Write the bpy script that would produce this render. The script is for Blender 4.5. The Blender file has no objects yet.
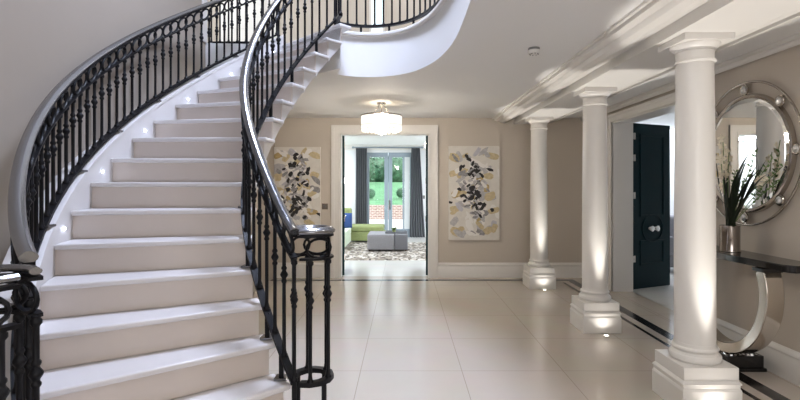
import bpy, bmesh, math, random
from mathutils import Vector, Matrix
sc = bpy.context.scene
COL = sc.collection
pi = math.pi
U = 0.175            # one stair riser
H = 1.575            # eye height
CEIL = 1.743 * H     # hall ceiling
LAND = 18 * U + 0.025
UPPER = 5.8
BACK = 5.19 * H      # hall side of the back wall
WALLX = 1.985 * H    # hall side of the right wall
LEFTX = -12.7 * U    # hall side of the left wall
FRONT = -2.9

# ------------------------------------------------------------------ materials
def nt(name):
    m = bpy.data.materials.new(name); m.use_nodes = True
    t = m.node_tree; b = t.nodes.get('Principled BSDF')
    return m, t, b

def mat(name, col, rough=0.5, metal=0.0, var=0.0, vscale=6.0, bump=0.0, bscale=60.0, spec=0.5, coat=0.0, emit=None, estr=0.0):
    m, t, b = nt(name)
    b.inputs['Base Color'].default_value = (*col, 1)
    b.inputs['Roughness'].default_value = rough
    b.inputs['Metallic'].default_value = metal
    b.inputs['Specular IOR Level'].default_value = spec
    b.inputs['Coat Weight'].default_value = coat
    if emit:
        b.inputs['Emission Color'].default_value = (*emit, 1)
        b.inputs['Emission Strength'].default_value = estr
    if var > 0 or bump > 0:
        tc = t.nodes.new('ShaderNodeTexCoord')
        if var > 0:
            n = t.nodes.new('ShaderNodeTexNoise'); n.inputs['Scale'].default_value = vscale; n.inputs['Detail'].default_value = 4
            r = t.nodes.new('ShaderNodeValToRGB')
            r.color_ramp.elements[0].position = 0.3; r.color_ramp.elements[1].position = 0.7
            r.color_ramp.elements[0].color = (*[c * (1 - var) for c in col], 1)
            r.color_ramp.elements[1].color = (*[min(1, c * (1 + var)) for c in col], 1)
            t.links.new(tc.outputs['Object'], n.inputs['Vector']); t.links.new(n.outputs['Fac'], r.inputs['Fac'])
            t.links.new(r.outputs['Color'], b.inputs['Base Color'])
        if bump > 0:
            n2 = t.nodes.new('ShaderNodeTexNoise'); n2.inputs['Scale'].default_value = bscale; n2.inputs['Detail'].default_value = 3
            bp = t.nodes.new('ShaderNodeBump'); bp.inputs['Strength'].default_value = bump; bp.inputs['Distance'].default_value = 0.01
            t.links.new(tc.outputs['Object'], n2.inputs['Vector']); t.links.new(n2.outputs['Fac'], bp.inputs['Height'])
            t.links.new(bp.outputs['Normal'], b.inputs['Normal'])
    return m

def brick_mat(name, c1, c2, mortar, bw, rh, ms, rough, offset=0.5, rot=(0, 0, 0), spec=0.5, swap=None):
    m, t, b = nt(name)
    tc = t.nodes.new('ShaderNodeTexCoord'); mp = t.nodes.new('ShaderNodeMapping'); br = t.nodes.new('ShaderNodeTexBrick')
    mp.inputs['Rotation'].default_value = rot
    br.inputs['Scale'].default_value = 1; br.inputs['Brick Width'].default_value = bw; br.inputs['Row Height'].default_value = rh
    br.inputs['Mortar Size'].default_value = ms; br.inputs['Mortar Smooth'].default_value = 0.2; br.offset = offset; br.squash = 1.0
    br.inputs['Color1'].default_value = (*c1, 1); br.inputs['Color2'].default_value = (*c2, 1); br.inputs['Mortar'].default_value = (*mortar, 1)
    n = t.nodes.new('ShaderNodeTexNoise'); n.inputs['Scale'].default_value = 2.5; n.inputs['Detail'].default_value = 5
    mx = t.nodes.new('ShaderNodeMixRGB'); mx.blend_type = 'MULTIPLY'; mx.inputs['Fac'].default_value = 0.12
    t.links.new(tc.outputs['Object'], mp.inputs['Vector']); t.links.new(mp.outputs['Vector'], br.inputs['Vector'])
    t.links.new(tc.outputs['Object'], n.inputs['Vector'])
    t.links.new(br.outputs['Color'], mx.inputs['Color1']); t.links.new(n.outputs['Color'], mx.inputs['Color2'])
    t.links.new(mx.outputs['Color'], b.inputs['Base Color'])
    b.inputs['Roughness'].default_value = rough; b.inputs['Specular IOR Level'].default_value = spec
    return m

def glass_mat(name, tint=(1, 1, 1), gl=0.08):
    m, t, b = nt(name)
    t.nodes.remove(b)
    out = t.nodes['Material Output']
    tr = t.nodes.new('ShaderNodeBsdfTransparent'); tr.inputs['Color'].default_value = (*tint, 1)
    g = t.nodes.new('ShaderNodeBsdfGlossy'); g.inputs['Roughness'].default_value = 0.02
    mx = t.nodes.new('ShaderNodeMixShader'); mx.inputs['Fac'].default_value = gl
    t.links.new(tr.outputs[0], mx.inputs[1]); t.links.new(g.outputs[0], mx.inputs[2]); t.links.new(mx.outputs[0], out.inputs['Surface'])
    return m

def pebble_mat(name):
    m, t, b = nt(name)
    tc = t.nodes.new('ShaderNodeTexCoord'); v = t.nodes.new('ShaderNodeTexVoronoi'); v.inputs['Scale'].default_value = 17
    r = t.nodes.new('ShaderNodeValToRGB'); sp = t.nodes.new('ShaderNodeSeparateColor')
    cols = [(0.07, 0.055, 0.045), (0.38, 0.33, 0.28), (0.16, 0.13, 0.11), (0.58, 0.54, 0.50), (0.26, 0.22, 0.18)]
    r.color_ramp.interpolation = 'CONSTANT'
    while len(r.color_ramp.elements) < 5: r.color_ramp.elements.new(0.5)
    for i, c in enumerate(cols):
        r.color_ramp.elements[i].position = i * 0.2; r.color_ramp.elements[i].color = (*c, 1)
    t.links.new(tc.outputs['Object'], v.inputs['Vector']); t.links.new(v.outputs['Color'], sp.inputs['Color'])
    t.links.new(sp.outputs[0], r.inputs['Fac']); t.links.new(r.outputs['Color'], b.inputs['Base Color'])
    b.inputs['Roughness'].default_value = 0.9
    return m

M = dict(
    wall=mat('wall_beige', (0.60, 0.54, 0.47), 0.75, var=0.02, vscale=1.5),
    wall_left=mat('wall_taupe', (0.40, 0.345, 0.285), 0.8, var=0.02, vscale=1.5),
    white=mat('white_paint', (0.80, 0.78, 0.75), 0.55),
    gloss_white=mat('white_satin', (0.80, 0.775, 0.74), 0.35),
    ceiling=mat('ceiling_paint', (0.84, 0.835, 0.825), 0.8),
    stone=mat('limestone_warm_lit', (0.62, 0.54, 0.475), 0.42, var=0.035, vscale=3.0),  # riser copy of the stair stone, warm hall light put into its colour
    tread=mat('limestone_cool_lit', (0.71, 0.68, 0.67), 0.32, var=0.025, vscale=3.0),  # tread copy of the same stone, cool light from above put into its colour
    string=mat('string_paint', (0.68, 0.655, 0.64), 0.5),
    iron=mat('black_iron', (0.006, 0.006, 0.008), 0.45, spec=0.22),
    pewter=mat('polished_pewter', (0.27, 0.27, 0.28), 0.24, metal=0.9),
    chrome=mat('chrome', (0.80, 0.78, 0.75), 0.08, metal=1.0),
    nickel=mat('aged_nickel', (0.50, 0.46, 0.42), 0.22, metal=1.0),
    ringmetal=mat('polished_bronze_nickel', (0.66, 0.61, 0.55), 0.12, metal=1.0),
    mirror=mat('mirror_glass', (0.86, 0.86, 0.85), 0.01, metal=1.0),
    crystal=mat('cut_crystal', (0.85, 0.85, 0.85), 0.10, metal=0.7),
    teal=mat('dark_teal_paint', (0.005, 0.024, 0.030), 0.45, spec=0.15),
    blackglass=mat('black_granite', (0.012, 0.011, 0.011), 0.10, var=0.3, vscale=60),
    inlay=mat('black_marble', (0.012, 0.010, 0.009), 0.15, var=0.4, vscale=5),
    canvas=mat('gallery_canvas', (0.74, 0.71, 0.66), 0.8, var=0.05, vscale=12, bump=0.2, bscale=300),
    ochre=mat('ochre_paint', (0.48, 0.36, 0.17), 0.7, var=0.25, vscale=25),
    ochre2=mat('pale_ochre_paint', (0.60, 0.50, 0.31), 0.7, var=0.15, vscale=25),
    pblack=mat('black_paint', (0.02, 0.018, 0.02), 0.6),
    pgrey=mat('grey_paint', (0.30, 0.29, 0.30), 0.7, var=0.3, vscale=25),
    pgrey2=mat('silver_grey_paint', (0.50, 0.49, 0.50), 0.7, var=0.15, vscale=25),
    plilac=mat('lilac_paint', (0.55, 0.54, 0.59), 0.7, var=0.1, vscale=20),
    pwhite=mat('white_impasto', (0.84, 0.82, 0.79), 0.7),
    curtain=mat('slate_curtain', (0.135, 0.14, 0.155), 0.9),
    greysofa=mat('grey_upholstery', (0.27, 0.265, 0.285), 0.85, var=0.05, vscale=30),
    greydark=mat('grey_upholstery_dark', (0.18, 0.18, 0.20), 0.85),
    green=mat('olive_green_fabric', (0.27, 0.31, 0.13), 0.9, var=0.06, vscale=20),
    palegreen=mat('pale_mint_fabric', (0.70, 0.78, 0.62), 0.9, var=0.04, vscale=20),
    blue=mat('navy_cushion', (0.03, 0.07, 0.22), 0.9),
    rug=pebble_mat('pebble_rug'),
    frame=mat('bluegrey_frame', (0.30, 0.36, 0.42), 0.5),
    lawn=mat('lawn_grass', (0.15, 0.33, 0.17), 0.95, var=0.2, vscale=2),
    leaf=mat('hedge_leaf', (0.06, 0.15, 0.085), 0.8, var=0.5, vscale=3),
    patio=mat('patio_stone', (0.72, 0.70, 0.66), 0.9, var=0.06, vscale=2),
    brick=brick_mat('garden_brick', (0.27, 0.14, 0.125), (0.36, 0.22, 0.20), (0.60, 0.55, 0.50), 0.23, 0.08, 0.012, 0.9, rot=(pi / 2, 0, 0)),
    floor=brick_mat('cream_tile', (0.585, 0.52, 0.45), (0.57, 0.51, 0.44), (0.36, 0.31, 0.26), 0.863, 0.863, 0.0028, 0.16, offset=0.0),
    floor2=brick_mat('pale_tile', (0.74, 0.72, 0.69), (0.73, 0.71, 0.68), (0.55, 0.52, 0.48), 0.863, 0.863, 0.003, 0.15, offset=0.0),
    glass=glass_mat('window_glass', (0.96, 0.99, 0.98), 0.05),
    strap=mat('dark_strap_leaf', (0.016, 0.026, 0.014), 0.35, var=0.3, vscale=8),
    sprig=mat('green_sprig', (0.12, 0.20, 0.06), 0.6, var=0.3, vscale=20),
    petal=mat('cream_petal', (0.82, 0.75, 0.60), 0.6, var=0.08, vscale=30),
    plastic=mat('white_plastic', (0.75, 0.74, 0.72), 0.4),
    plasticgrey=mat('grey_plastic', (0.20, 0.20, 0.20), 0.4),
    shade=mat('glowing_glass_shade', (0.9, 0.87, 0.8), 0.3, emit=(1.0, 0.93, 0.78), estr=2.6),
    bead=mat('lit_crystal_bead', (0.9, 0.88, 0.85), 0.1, emit=(1.0, 0.95, 0.85), estr=0.8),
    led=mat('blue_white_led', (0.9, 0.95, 1.0), 0.3, emit=(0.70, 0.80, 1.0), estr=25.0),
    lampglass=mat('lit_lamp_lens', (1, 1, 1), 0.3, emit=(1.0, 0.93, 0.80), estr=5.0),
    wood=mat('dark_walnut', (0.07, 0.045, 0.03), 0.4),
    roomwhite=mat('cool_white_paint', (0.80, 0.81, 0.82), 0.7),
    paleblind=mat('pale_blind', (0.80, 0.83, 0.85), 0.8),
)

def shade_mat(name, col, strength, clear):
    m, t, b = nt(name); t.nodes.remove(b); out = t.nodes['Material Output']
    e = t.nodes.new('ShaderNodeEmission'); e.inputs['Color'].default_value = (*col, 1); e.inputs['Strength'].default_value = strength
    tr = t.nodes.new('ShaderNodeBsdfTransparent'); g = t.nodes.new('ShaderNodeBsdfGlossy'); g.inputs['Roughness'].default_value = .1
    a = t.nodes.new('ShaderNodeMixShader'); a.inputs['Fac'].default_value = clear; c = t.nodes.new('ShaderNodeMixShader'); c.inputs['Fac'].default_value = .08
    t.links.new(e.outputs[0], a.inputs[1]); t.links.new(tr.outputs[0], a.inputs[2]); t.links.new(a.outputs[0], c.inputs[1]); t.links.new(g.outputs[0], c.inputs[2]); t.links.new(c.outputs[0], out.inputs['Surface'])
    return m
M['shade'] = shade_mat('glowing_glass_shade', (1.0, 0.93, 0.80), 1.5, 0.55)

# ------------------------------------------------------------------ mesh helpers
class MB:
    def __init__(s): s.v = []; s.f = []; s.mi = []
    def add(s, vs, fs, mi=0):
        o = len(s.v); s.v += [tuple(v) for v in vs]
        s.f += [tuple(i + o for i in f) for f in fs]; s.mi += [mi] * len(fs); return s
    def box(s, x0, x1, y0, y1, z0, z1, mi=0):
        vs = [(x, y, z) for z in (z0, z1) for y in (y0, y1) for x in (x0, x1)]
        return s.add(vs, [(0, 2, 3, 1), (4, 5, 7, 6), (0, 1, 5, 4), (2, 6, 7, 3), (0, 4, 6, 2), (1, 3, 7, 5)], mi)
    def prism(s, pts, z0, z1, mi=0):
        n = len(pts)
        vs = [(p[0], p[1], z0) for p in pts] + [(p[0], p[1], z1) for p in pts]
        return s.add(vs, [tuple(range(n - 1, -1, -1)), tuple(range(n, 2 * n))] + [(i, (i + 1) % n, n + (i + 1) % n, n + i) for i in range(n)], mi)
    def lathe(s, prof, c=(0, 0, 0), seg=24, mi=0, axis='z', caps=True):
        vs = []; fs = []
        for r, z in prof:
            for k in range(seg):
                a = 2 * pi * k / seg; x, y = r * math.cos(a), r * math.sin(a)
                if axis == 'z': p = (x, y, z)
                elif axis == 'y': p = (x, z, -y)
                else: p = (z, x, y)
                vs.append((p[0] + c[0], p[1] + c[1], p[2] + c[2]))
        for i in range(len(prof) - 1):
            for k in range(seg):
                k2 = (k + 1) % seg
                fs.append((i * seg + k, i * seg + k2, (i + 1) * seg + k2, (i + 1) * seg + k))
        if caps:
            if prof[0][0] > 1e-6: fs.append(tuple(range(seg - 1, -1, -1)))
            if prof[-1][0] > 1e-6: fs.append(tuple((len(prof) - 1) * seg + k for k in range(seg)))
        return s.add(vs, fs, mi)
    def tube(s, path, r, seg=8, mi=0, closed=False):
        path = [Vector(p) for p in path]; n = len(path); vs = []; fs = []
        rr = r if isinstance(r, (list, tuple)) else [r] * n
        ref = None
        for i, p in enumerate(path):
            if closed: t = path[(i + 1) % n] - path[i - 1]
            else: t = path[min(i + 1, n - 1)] - path[max(i - 1, 0)]
            t = t.normalized() if t.length > 1e-9 else Vector((0, 0, 1))
            if ref is None: ref = Vector((0, 0, 1)) if abs(t.z) < 0.9 else Vector((1, 0, 0))
            a = (ref - t * ref.dot(t))
            if a.length < 1e-6: a = t.orthogonal()
            a.normalize(); b = t.cross(a); ref = a
            for k in range(seg):
                q = 2 * pi * k / seg
                vs.append(p + (a * math.cos(q) + b * math.sin(q)) * rr[i])
        m = n if closed else n - 1
        for i in range(m):
            j = (i + 1) % n
            for k in range(seg):
                k2 = (k + 1) % seg
                fs.append((i * seg + k, i * seg + k2, j * seg + k2, j * seg + k))
        if not closed: fs += [tuple(range(seg - 1, -1, -1)), tuple((n - 1) * seg + k for k in range(seg))]
        return s.add(vs, fs, mi)
    def sweep(s, path, prof, mi=0, closed_prof=True, caps=True):
        """prof: (lateral, vertical) pairs; lateral is to the right of travel in plan."""
        path = [Vector(p) for p in path]; n = len(path); m = len(prof); vs = []; fs = []
        for i, p in enumerate(path):
            t = path[min(i + 1, n - 1)] - path[max(i - 1, 0)]
            t.z = 0
            t = t.normalized() if t.length > 1e-9 else Vector((0, 1, 0))
            lat = Vector((t.y, -t.x, 0))
            for a, b in prof: vs.append(p + lat * a + Vector((0, 0, b)))
        mm = m if closed_prof else m - 1
        for i in range(n - 1):
            for k in range(mm):
                k2 = (k + 1) % m
                fs.append((i * m + k, (i + 1) * m + k, (i + 1) * m + k2, i * m + k2))
        if caps and closed_prof: fs += [tuple(range(m)), tuple((n - 1) * m + k for k in range(m - 1, -1, -1))]
        return s.add(vs, fs, mi)
    def build(s, name, m, parent=None, loc=None, smooth=40, bevel=0.0, bseg=2):
        me = bpy.data.meshes.new(name)
        off = Vector((0, 0, 0))
        if parent is not None: off = world_loc(parent)
        elif loc is not None: off = Vector(loc)
        me.from_pydata([Vector(v) - off for v in s.v], [], s.f)
        mats = m if isinstance(m, (list, tuple)) else [m]
        for q in mats: me.materials.append(q)
        me.polygons.foreach_set('material_index', s.mi)
        bm = bmesh.new(); bm.from_mesh(me)
        bmesh.ops.recalc_face_normals(bm, faces=bm.faces)
        bm.to_mesh(me); bm.free()
        if smooth:
            me.polygons.foreach_set('use_smooth', [True] * len(me.polygons))
            me.set_sharp_from_angle(angle=math.radians(smooth))
        o = bpy.data.objects.new(name, me); COL.objects.link(o)
        if parent is not None: o.parent = parent
        else: o.location = off
        if bevel > 0:
            md = o.modifiers.new('edge', 'BEVEL'); md.width = bevel; md.segments = bseg; md.limit_method = 'ANGLE'; md.angle_limit = math.radians(50)
        return o

def world_loc(o):
    l = Vector((0, 0, 0))
    while o is not None: l += Vector(o.location); o = o.parent
    return l

def tag(o, label=None, cat=None, group=None, kind=None):
    if label: o['label'] = label
    if cat: o['category'] = cat
    if group: o['group'] = group
    if kind: o['kind'] = kind
    return o
def thing(name, label, cat, loc, group=None, kind='thing'):
    o = bpy.data.objects.new(name, None); COL.objects.link(o); o.location = loc; o.empty_display_size = 0.1
    return tag(o, label, cat, group, kind)
def struct(name, mb, m, label=None, cat=None, **kw):
    o = mb.build(name, m, **kw); return tag(o, label, cat, None, 'structure')

def spline(pts, per=8):
    out = []
    P = [Vector(p) for p in pts]; n = len(P)
    for i in range(n - 1):
        a, b, c, d = P[max(i - 1, 0)], P[i], P[i + 1], P[min(i + 2, n - 1)]
        for k in range(per):
            t = k / per
            out.append(0.5 * ((2 * b) + (c - a) * t + (2 * a - 5 * b + 4 * c - d) * t * t + (3 * b - a - 3 * c + d) * t ** 3))
    out.append(P[-1]); return out

# ------------------------------------------------------------------ stair geometry
CX, CY = 3 * U, 20.5 * U
RIN, ROUT = 9.2 * U, 15.1 * U
def ang(n): return math.radians(9 + 5.9 * (9 - n))
def nof(th): return 9 - (math.degrees(th) - 9) / 5.9
def pol(R, th): return (CX - R * math.cos(th), CY - R * math.sin(th))
def znose(th): return max(0.0, nof(th) * U + 0.025)
TH_TOP = ang(18)

# ------------------------------------------------------------------ setting
fl_o = (0.313 * H, 2.57 * H, 0)
struct('floor', MB().box(LEFTX - 0.3, WALLX + 0.3, FRONT, BACK + 0.12, -0.2, 0), M['floor'], 'polished cream tiled floor of the entrance hall', 'floor', loc=fl_o)
bl = MB()
# dark inlay border: along the back wall and down the right-hand aisle
x_in0, x_in1, x_t0, x_t1 = 1.728 * H, 1.806 * H, 1.64 * H, 1.668 * H
yb0, yb1 = 5.005 * H, 5.075 * H
bl.box(x_in0, x_in1, FRONT, yb1, 0.0004, 0.002)
bl.box(LEFTX, x_in0, yb0, yb1, 0.0004, 0.002)
bl.box(x_t0, x_t1, FRONT, yb0 - 0.14, 0.0004, 0.002)
struct('trim_1', bl, M['inlay'], 'black marble border band set into the cream floor', 'floor inlay', smooth=0)

def wall(name, boxes, m, label): 
    b = MB()
    for q in boxes: b.box(*q)
    return struct(name, b, m, label, 'wall', smooth=0)
DX0, DX1, DTOP = -0.70 * H, 0.279 * H, 1.572 * H
wall('wall_back', [(-22 * U, DX0, BACK, BACK + 0.12, 0, UPPER), (DX1, WALLX + 0.27, BACK, BACK + 0.12, 0, UPPER), (DX0, DX1, BACK, BACK + 0.12, DTOP, LAND + 0.9),
    (DX0, -3.3 * U, BACK, BACK + 0.12, LAND + 0.9, UPPER), (-2.0 * U, DX1, BACK, BACK + 0.12, LAND + 0.9, UPPER), (-3.3 * U, -2.0 * U, BACK, BACK + 0.12, LAND + 2.2, UPPER)], M['wall'],
    'beige back wall with the double doorway and two paintings')
RY0, RY1, RTOP = 3.16 * H, 4.51 * H, 1.607 * H
wall('wall_right', [(WALLX, WALLX + 0.27, FRONT, RY0, 0, CEIL), (WALLX, WALLX + 0.27, RY1, BACK, 0, CEIL), (WALLX, WALLX + 0.27, RY0, RY1, RTOP, CEIL)], M['wall'],
    'beige right wall with the round mirror')
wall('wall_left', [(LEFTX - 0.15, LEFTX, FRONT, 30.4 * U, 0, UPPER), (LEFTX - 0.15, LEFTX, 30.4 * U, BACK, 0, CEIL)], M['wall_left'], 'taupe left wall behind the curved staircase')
wall('wall_front', [(LEFTX - 0.15, WALLX + 0.27, FRONT - 0.15, FRONT, 0, UPPER)], M['wall'], 'beige wall behind the viewer')

# upper floor slab: the hall ceiling, with the stairwell cut out of it
fascia = [(-3.7, 26.97), (-4.0, 28.5)] + [tuple(p)[:2] for p in spline([(-4.0, 28.5, 0), (-3.2, 28.95, 0), (-2.2, 29.15, 0), (-1.2, 29.0, 0), (-.3, 28.55, 0), (.5, 27.8, 0), (1.2, 26.6, 0), (1.75, 25.1, 0), (2.15, 23.2, 0), (2.36, 21, 0), (2.4, 18.6, 0)], 5)[1:]]
fascia += [(2.4, 14), (2.4, 10)] + [(2.4 - 6 + 6 * math.cos(a), 10 - 6 * math.sin(a)) for a in [pi / 2 * k / 8 for k in range(1, 9)]]
fas = [(x * U, y * U) for x, y in fascia]
o_in, o_out = pol(RIN, TH_TOP), pol(15.95 * U, TH_TOP)
void = [(LEFTX, 30.4 * U), (-8.6 * U, 30.6 * U), o_out, o_in] + fas[1:] + [(LEFTX, 4 * U)]
poly = void + [(LEFTX, FRONT), (WALLX + 0.27, FRONT), (WALLX + 0.27, BACK), (-22 * U, BACK), (-22 * U, 30.4 * U)]
def slab(name, poly, z0, z1, m, label, cat):
    me = bpy.data.meshes.new(name); bm = bmesh.new()
    vs = [bm.verts.new((x, y, z0)) for x, y in poly]
    f = bm.faces.new(vs)
    r = bmesh.ops.extrude_face_region(bm, geom=[f])
    for v in [e for e in r['geom'] if isinstance(e, bmesh.types.BMVert)]: v.co.z = z1
    bmesh.ops.triangulate(bm, faces=[q for q in bm.faces if len(q.verts) > 4])
    bmesh.ops.recalc_face_normals(bm, faces=bm.faces)
    bm.to_mesh(me); bm.free(); me.materials.append(m)
    me.polygons.foreach_set('use_smooth', [True] * len(me.polygons)); me.set_sharp_from_angle(angle=math.radians(35))
    o = bpy.data.objects.new(name, me); COL.objects.link(o)
    return tag(o, label, cat, None, 'structure')
slab('ceiling_hall', poly, CEIL, LAND, M['ceiling'], 'pale hall ceiling with the curved white edge of the gallery', 'ceiling')
# rounded nosing lip along the gallery edge
lip = MB().sweep([(x, y, LAND) for x, y in fas[1:]], [(-0.10, 0.0), (-0.10, 0.04), (0.03, 0.04), (0.042, 0.03), (0.042, 0.008), (0.03, -0.004), (0.0, -0.004)])
struct('trim_2', lip, M['gloss_white'], 'rounded white nosing along the curved gallery edge', 'trim')
# upper storey shell
struct('ceiling_upper', MB().box(-22 * U, WALLX + 0.27, FRONT - 0.15, BACK + 0.12, UPPER, UPPER + 0.2), M['ceiling'], 'upper storey ceiling over the stairwell', 'ceiling')
wall('wall_gallery', [(WALLX, WALLX + 0.27, FRONT, BACK, LAND, UPPER), (-22 * U - 0.15, -22 * U, 30.4 * U, BACK, LAND, UPPER), (-22 * U, LEFTX - 0.15, 30.4 * U - 0.15, 30.4 * U, LAND, UPPER)], M['wall'], 'upper storey walls around the gallery')
arc = MB()
arc.box(LEFTX - 0.17, LEFTX + 0.015, 30.4 * U - 0.10, 30.4 * U + 0.015, LAND, LAND + 2.2)
struct('trim_3', arc, M['gloss_white'], 'white architrave at the top of the stairs on the left', 'trim', smooth=0)
# gallery window high on the back wall
gw = struct('window_2', MB().box(-3.3 * U, -2.0 * U, BACK + 0.05, BACK + 0.06, LAND + 0.9, LAND + 2.2), M['glass'], 'narrow bright window in the gallery back wall', 'window', smooth=0)
fw = MB()
for q in ((-3.4, -3.2), (-2.1, -1.9)): fw.box(q[0] * U, q[1] * U, BACK - 0.02, BACK + 0.07, LAND + 0.88, LAND + 2.22)
for q in ((0.86, 0.92), (2.18, 2.24)): fw.box(-3.4 * U, -1.9 * U, BACK - 0.02, BACK + 0.07, LAND + q[0], LAND + q[1])
fw.build('window_frame', M['gloss_white'], gw, smooth=0)
# gallery doors: panelled leaves in white architraves on the upper back wall
def gallery_door(x0, x1, i):
    d = MB(); d.box(x0, x1, BACK - 0.03, BACK - 0.002, LAND, LAND + 2.05)
    for za, zb in ((0.2, 0.95), (1.1, 1.9)):
        for xa, xb in ((x0 + .1, (x0 + x1) / 2 - .05), ((x0 + x1) / 2 + .05, x1 - .1)): d.box(xa, xb, BACK - 0.042, BACK - 0.03, LAND + za, LAND + zb)
    o = struct('door_%d' % i, d, M['gloss_white'], 'white panelled gallery door upstairs', 'door', smooth=0)
    a = MB(); a.box(x0 - .1, x0, BACK - .05, BACK - .002, LAND, LAND + 2.05); a.box(x1, x1 + .1, BACK - .05, BACK - .002, LAND, LAND + 2.05); a.box(x0 - .1, x1 + .1, BACK - .05, BACK - .002, LAND + 2.05, LAND + 2.15)
    a.build('door_frame', M['gloss_white'], o, smooth=0)
gallery_door(-17.5 * U, -13.0 * U, 4)

# beam, crown mouldings
struct('beam', MB().box(1.202 * H, 1.497 * H, FRONT, BACK, 1.676 * H, CEIL), M['white'], 'white beam carried by the row of columns', 'beam', smooth=0)
def crown(x0, x1, n, label, flip=False):
    # stepped profile lying under the ceiling; x0 thin edge, x1 deep edge
    w = x1 - x0
    pr = [(0,0),(0,-.012),(.07,-.012),(.07,-.004),(.09,-.004),(.09,-.028),(.20,-.034),(.26,-.034),(.26,-.008),(.29,-.008),(.29,-.03),(.36,-.048),(.50,-.058),(.54,-.058),(.54,-.02),(.57,-.02),(.57,-.046),(.66,-.04),(.70,-.04),(.70,-.010),(.73,-.010),(.73,-.03),(.84,-.024),(.86,-.008),(.90,-.008),(.90,-.014),(1,-.014),(1,0)]
    b = MB(); vs = []; m = len(pr)
    for y in (FRONT, BACK):
        for a, z in pr: vs.append((x0 + a * w, y, CEIL + z * (1.55 if abs(w) > .3 else 1.2) - 0.0005))
    fs = [(k, (k + 1) % m, m + (k + 1) % m, m + k) for k in range(m)] + [tuple(range(m)), tuple(range(2 * m - 1, m - 1, -1))]
    b.add(vs, fs)
    return struct('trim_%d' % n, b, M['gloss_white'], label, 'crown moulding', smooth=0)
crown(0.965 * H, 1.2015 * H, 4, 'broad white crown moulding along the hall side of the beam')
crown(1.70 * H, 1.4975 * H, 5, 'white crown moulding along the aisle side of the beam')
crown(1.915 * H, 1.9845 * H, 6, 'white crown moulding along the right wall')

# baseboards
def base_prof(): return [(0, 0), (0.022, 0), (0.022, 0.17), (0.016, 0.185), (0.016, 0.205), (0.026, 0.212), (0.022, 0.232), (0.010, 0.246), (0.006, 0.258), (0, 0.258)]
def baseboard(name, p0, p1, label):
    # lateral = right of travel, pointing into the room
    return struct(name, MB().sweep([p0, p1], base_prof()), M['gloss_white'], label, 'baseboard', smooth=30)
AW = 0.145
baseboard('baseboard_back_left', (LEFTX, BACK, 0.0), (DX0 - AW, BACK, 0.0), 'white baseboard left of the double doorway')
baseboard('baseboard_back_right', (DX1 + AW, BACK, 0.0), (WALLX, BACK, 0.0), 'white baseboard right of the double doorway')
baseboard('baseboard_right_far', (WALLX, BACK, 0.0), (WALLX, RY1 + 0.117, 0.0), 'white baseboard beyond the right doorway')
baseboard('baseboard_right_near', (WALLX, RY0 - 0.117, 0.0), (WALLX, FRONT, 0.0), 'white baseboard under the mirror')
# architraves (stepped) : back doorway and right doorway
def architrave_back(n, x0, x1, top, y, label):
    b = MB()
    for (a, d, w0, w1) in ((0, 0.022, 0.0, 0.145), (0, 0.036, 0.095, 0.145), (0, 0.03, 0.0, 0.02)):
        b.box(x0 - w1, x0 - w0, y - d, y, 0, top + w1); b.box(x1 + w0, x1 + w1, y - d, y, 0, top + w1); b.box(x0 - w0, x1 + w0, y - d, y, top + w0, top + w1)
    # jamb lining through the wall
    b.box(x0 - 0.001, x0 + 0.02, y - 0.01, y + 0.16, 0, top); b.box(x1 - 0.02, x1 + 0.001, y - 0.01, y + 0.16, 0, top); b.box(x0, x1, y - 0.01, y + 0.16, top - 0.02, top + 0.001)
    return struct('trim_%d' % n, b, M['gloss_white'], label, 'door frame', smooth=0)
architrave_back(7, DX0, DX1, DTOP, BACK, 'white architrave around the double doorway in the back wall')
b = MB()
for d, w0, w1 in ((0.022, 0, 0.115), (0.036, 0.078, 0.115), (0.03, 0, 0.02)):
    b.box(WALLX - d, WALLX, RY1 + w0, RY1 + w1, 0, RTOP + w1); b.box(WALLX - d, WALLX, RY0 - w1, RY0 - w0, 0, RTOP + w1); b.box(WALLX - d, WALLX, RY0 - w0, RY1 + w0, RTOP + w0, RTOP + w1)
b.box(WALLX - .01, WALLX + .29, RY1 - .02, RY1 + .001, 0, RTOP); b.box(WALLX - .01, WALLX + .29, RY0 - .001, RY0 + .02, 0, RTOP); b.box(WALLX - .01, WALLX + .29, RY0, RY1, RTOP - .02, RTOP + .001)
struct('trim_8', b, M['gloss_white'], 'white architrave around the right doorway', 'door frame', smooth=0)

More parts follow.
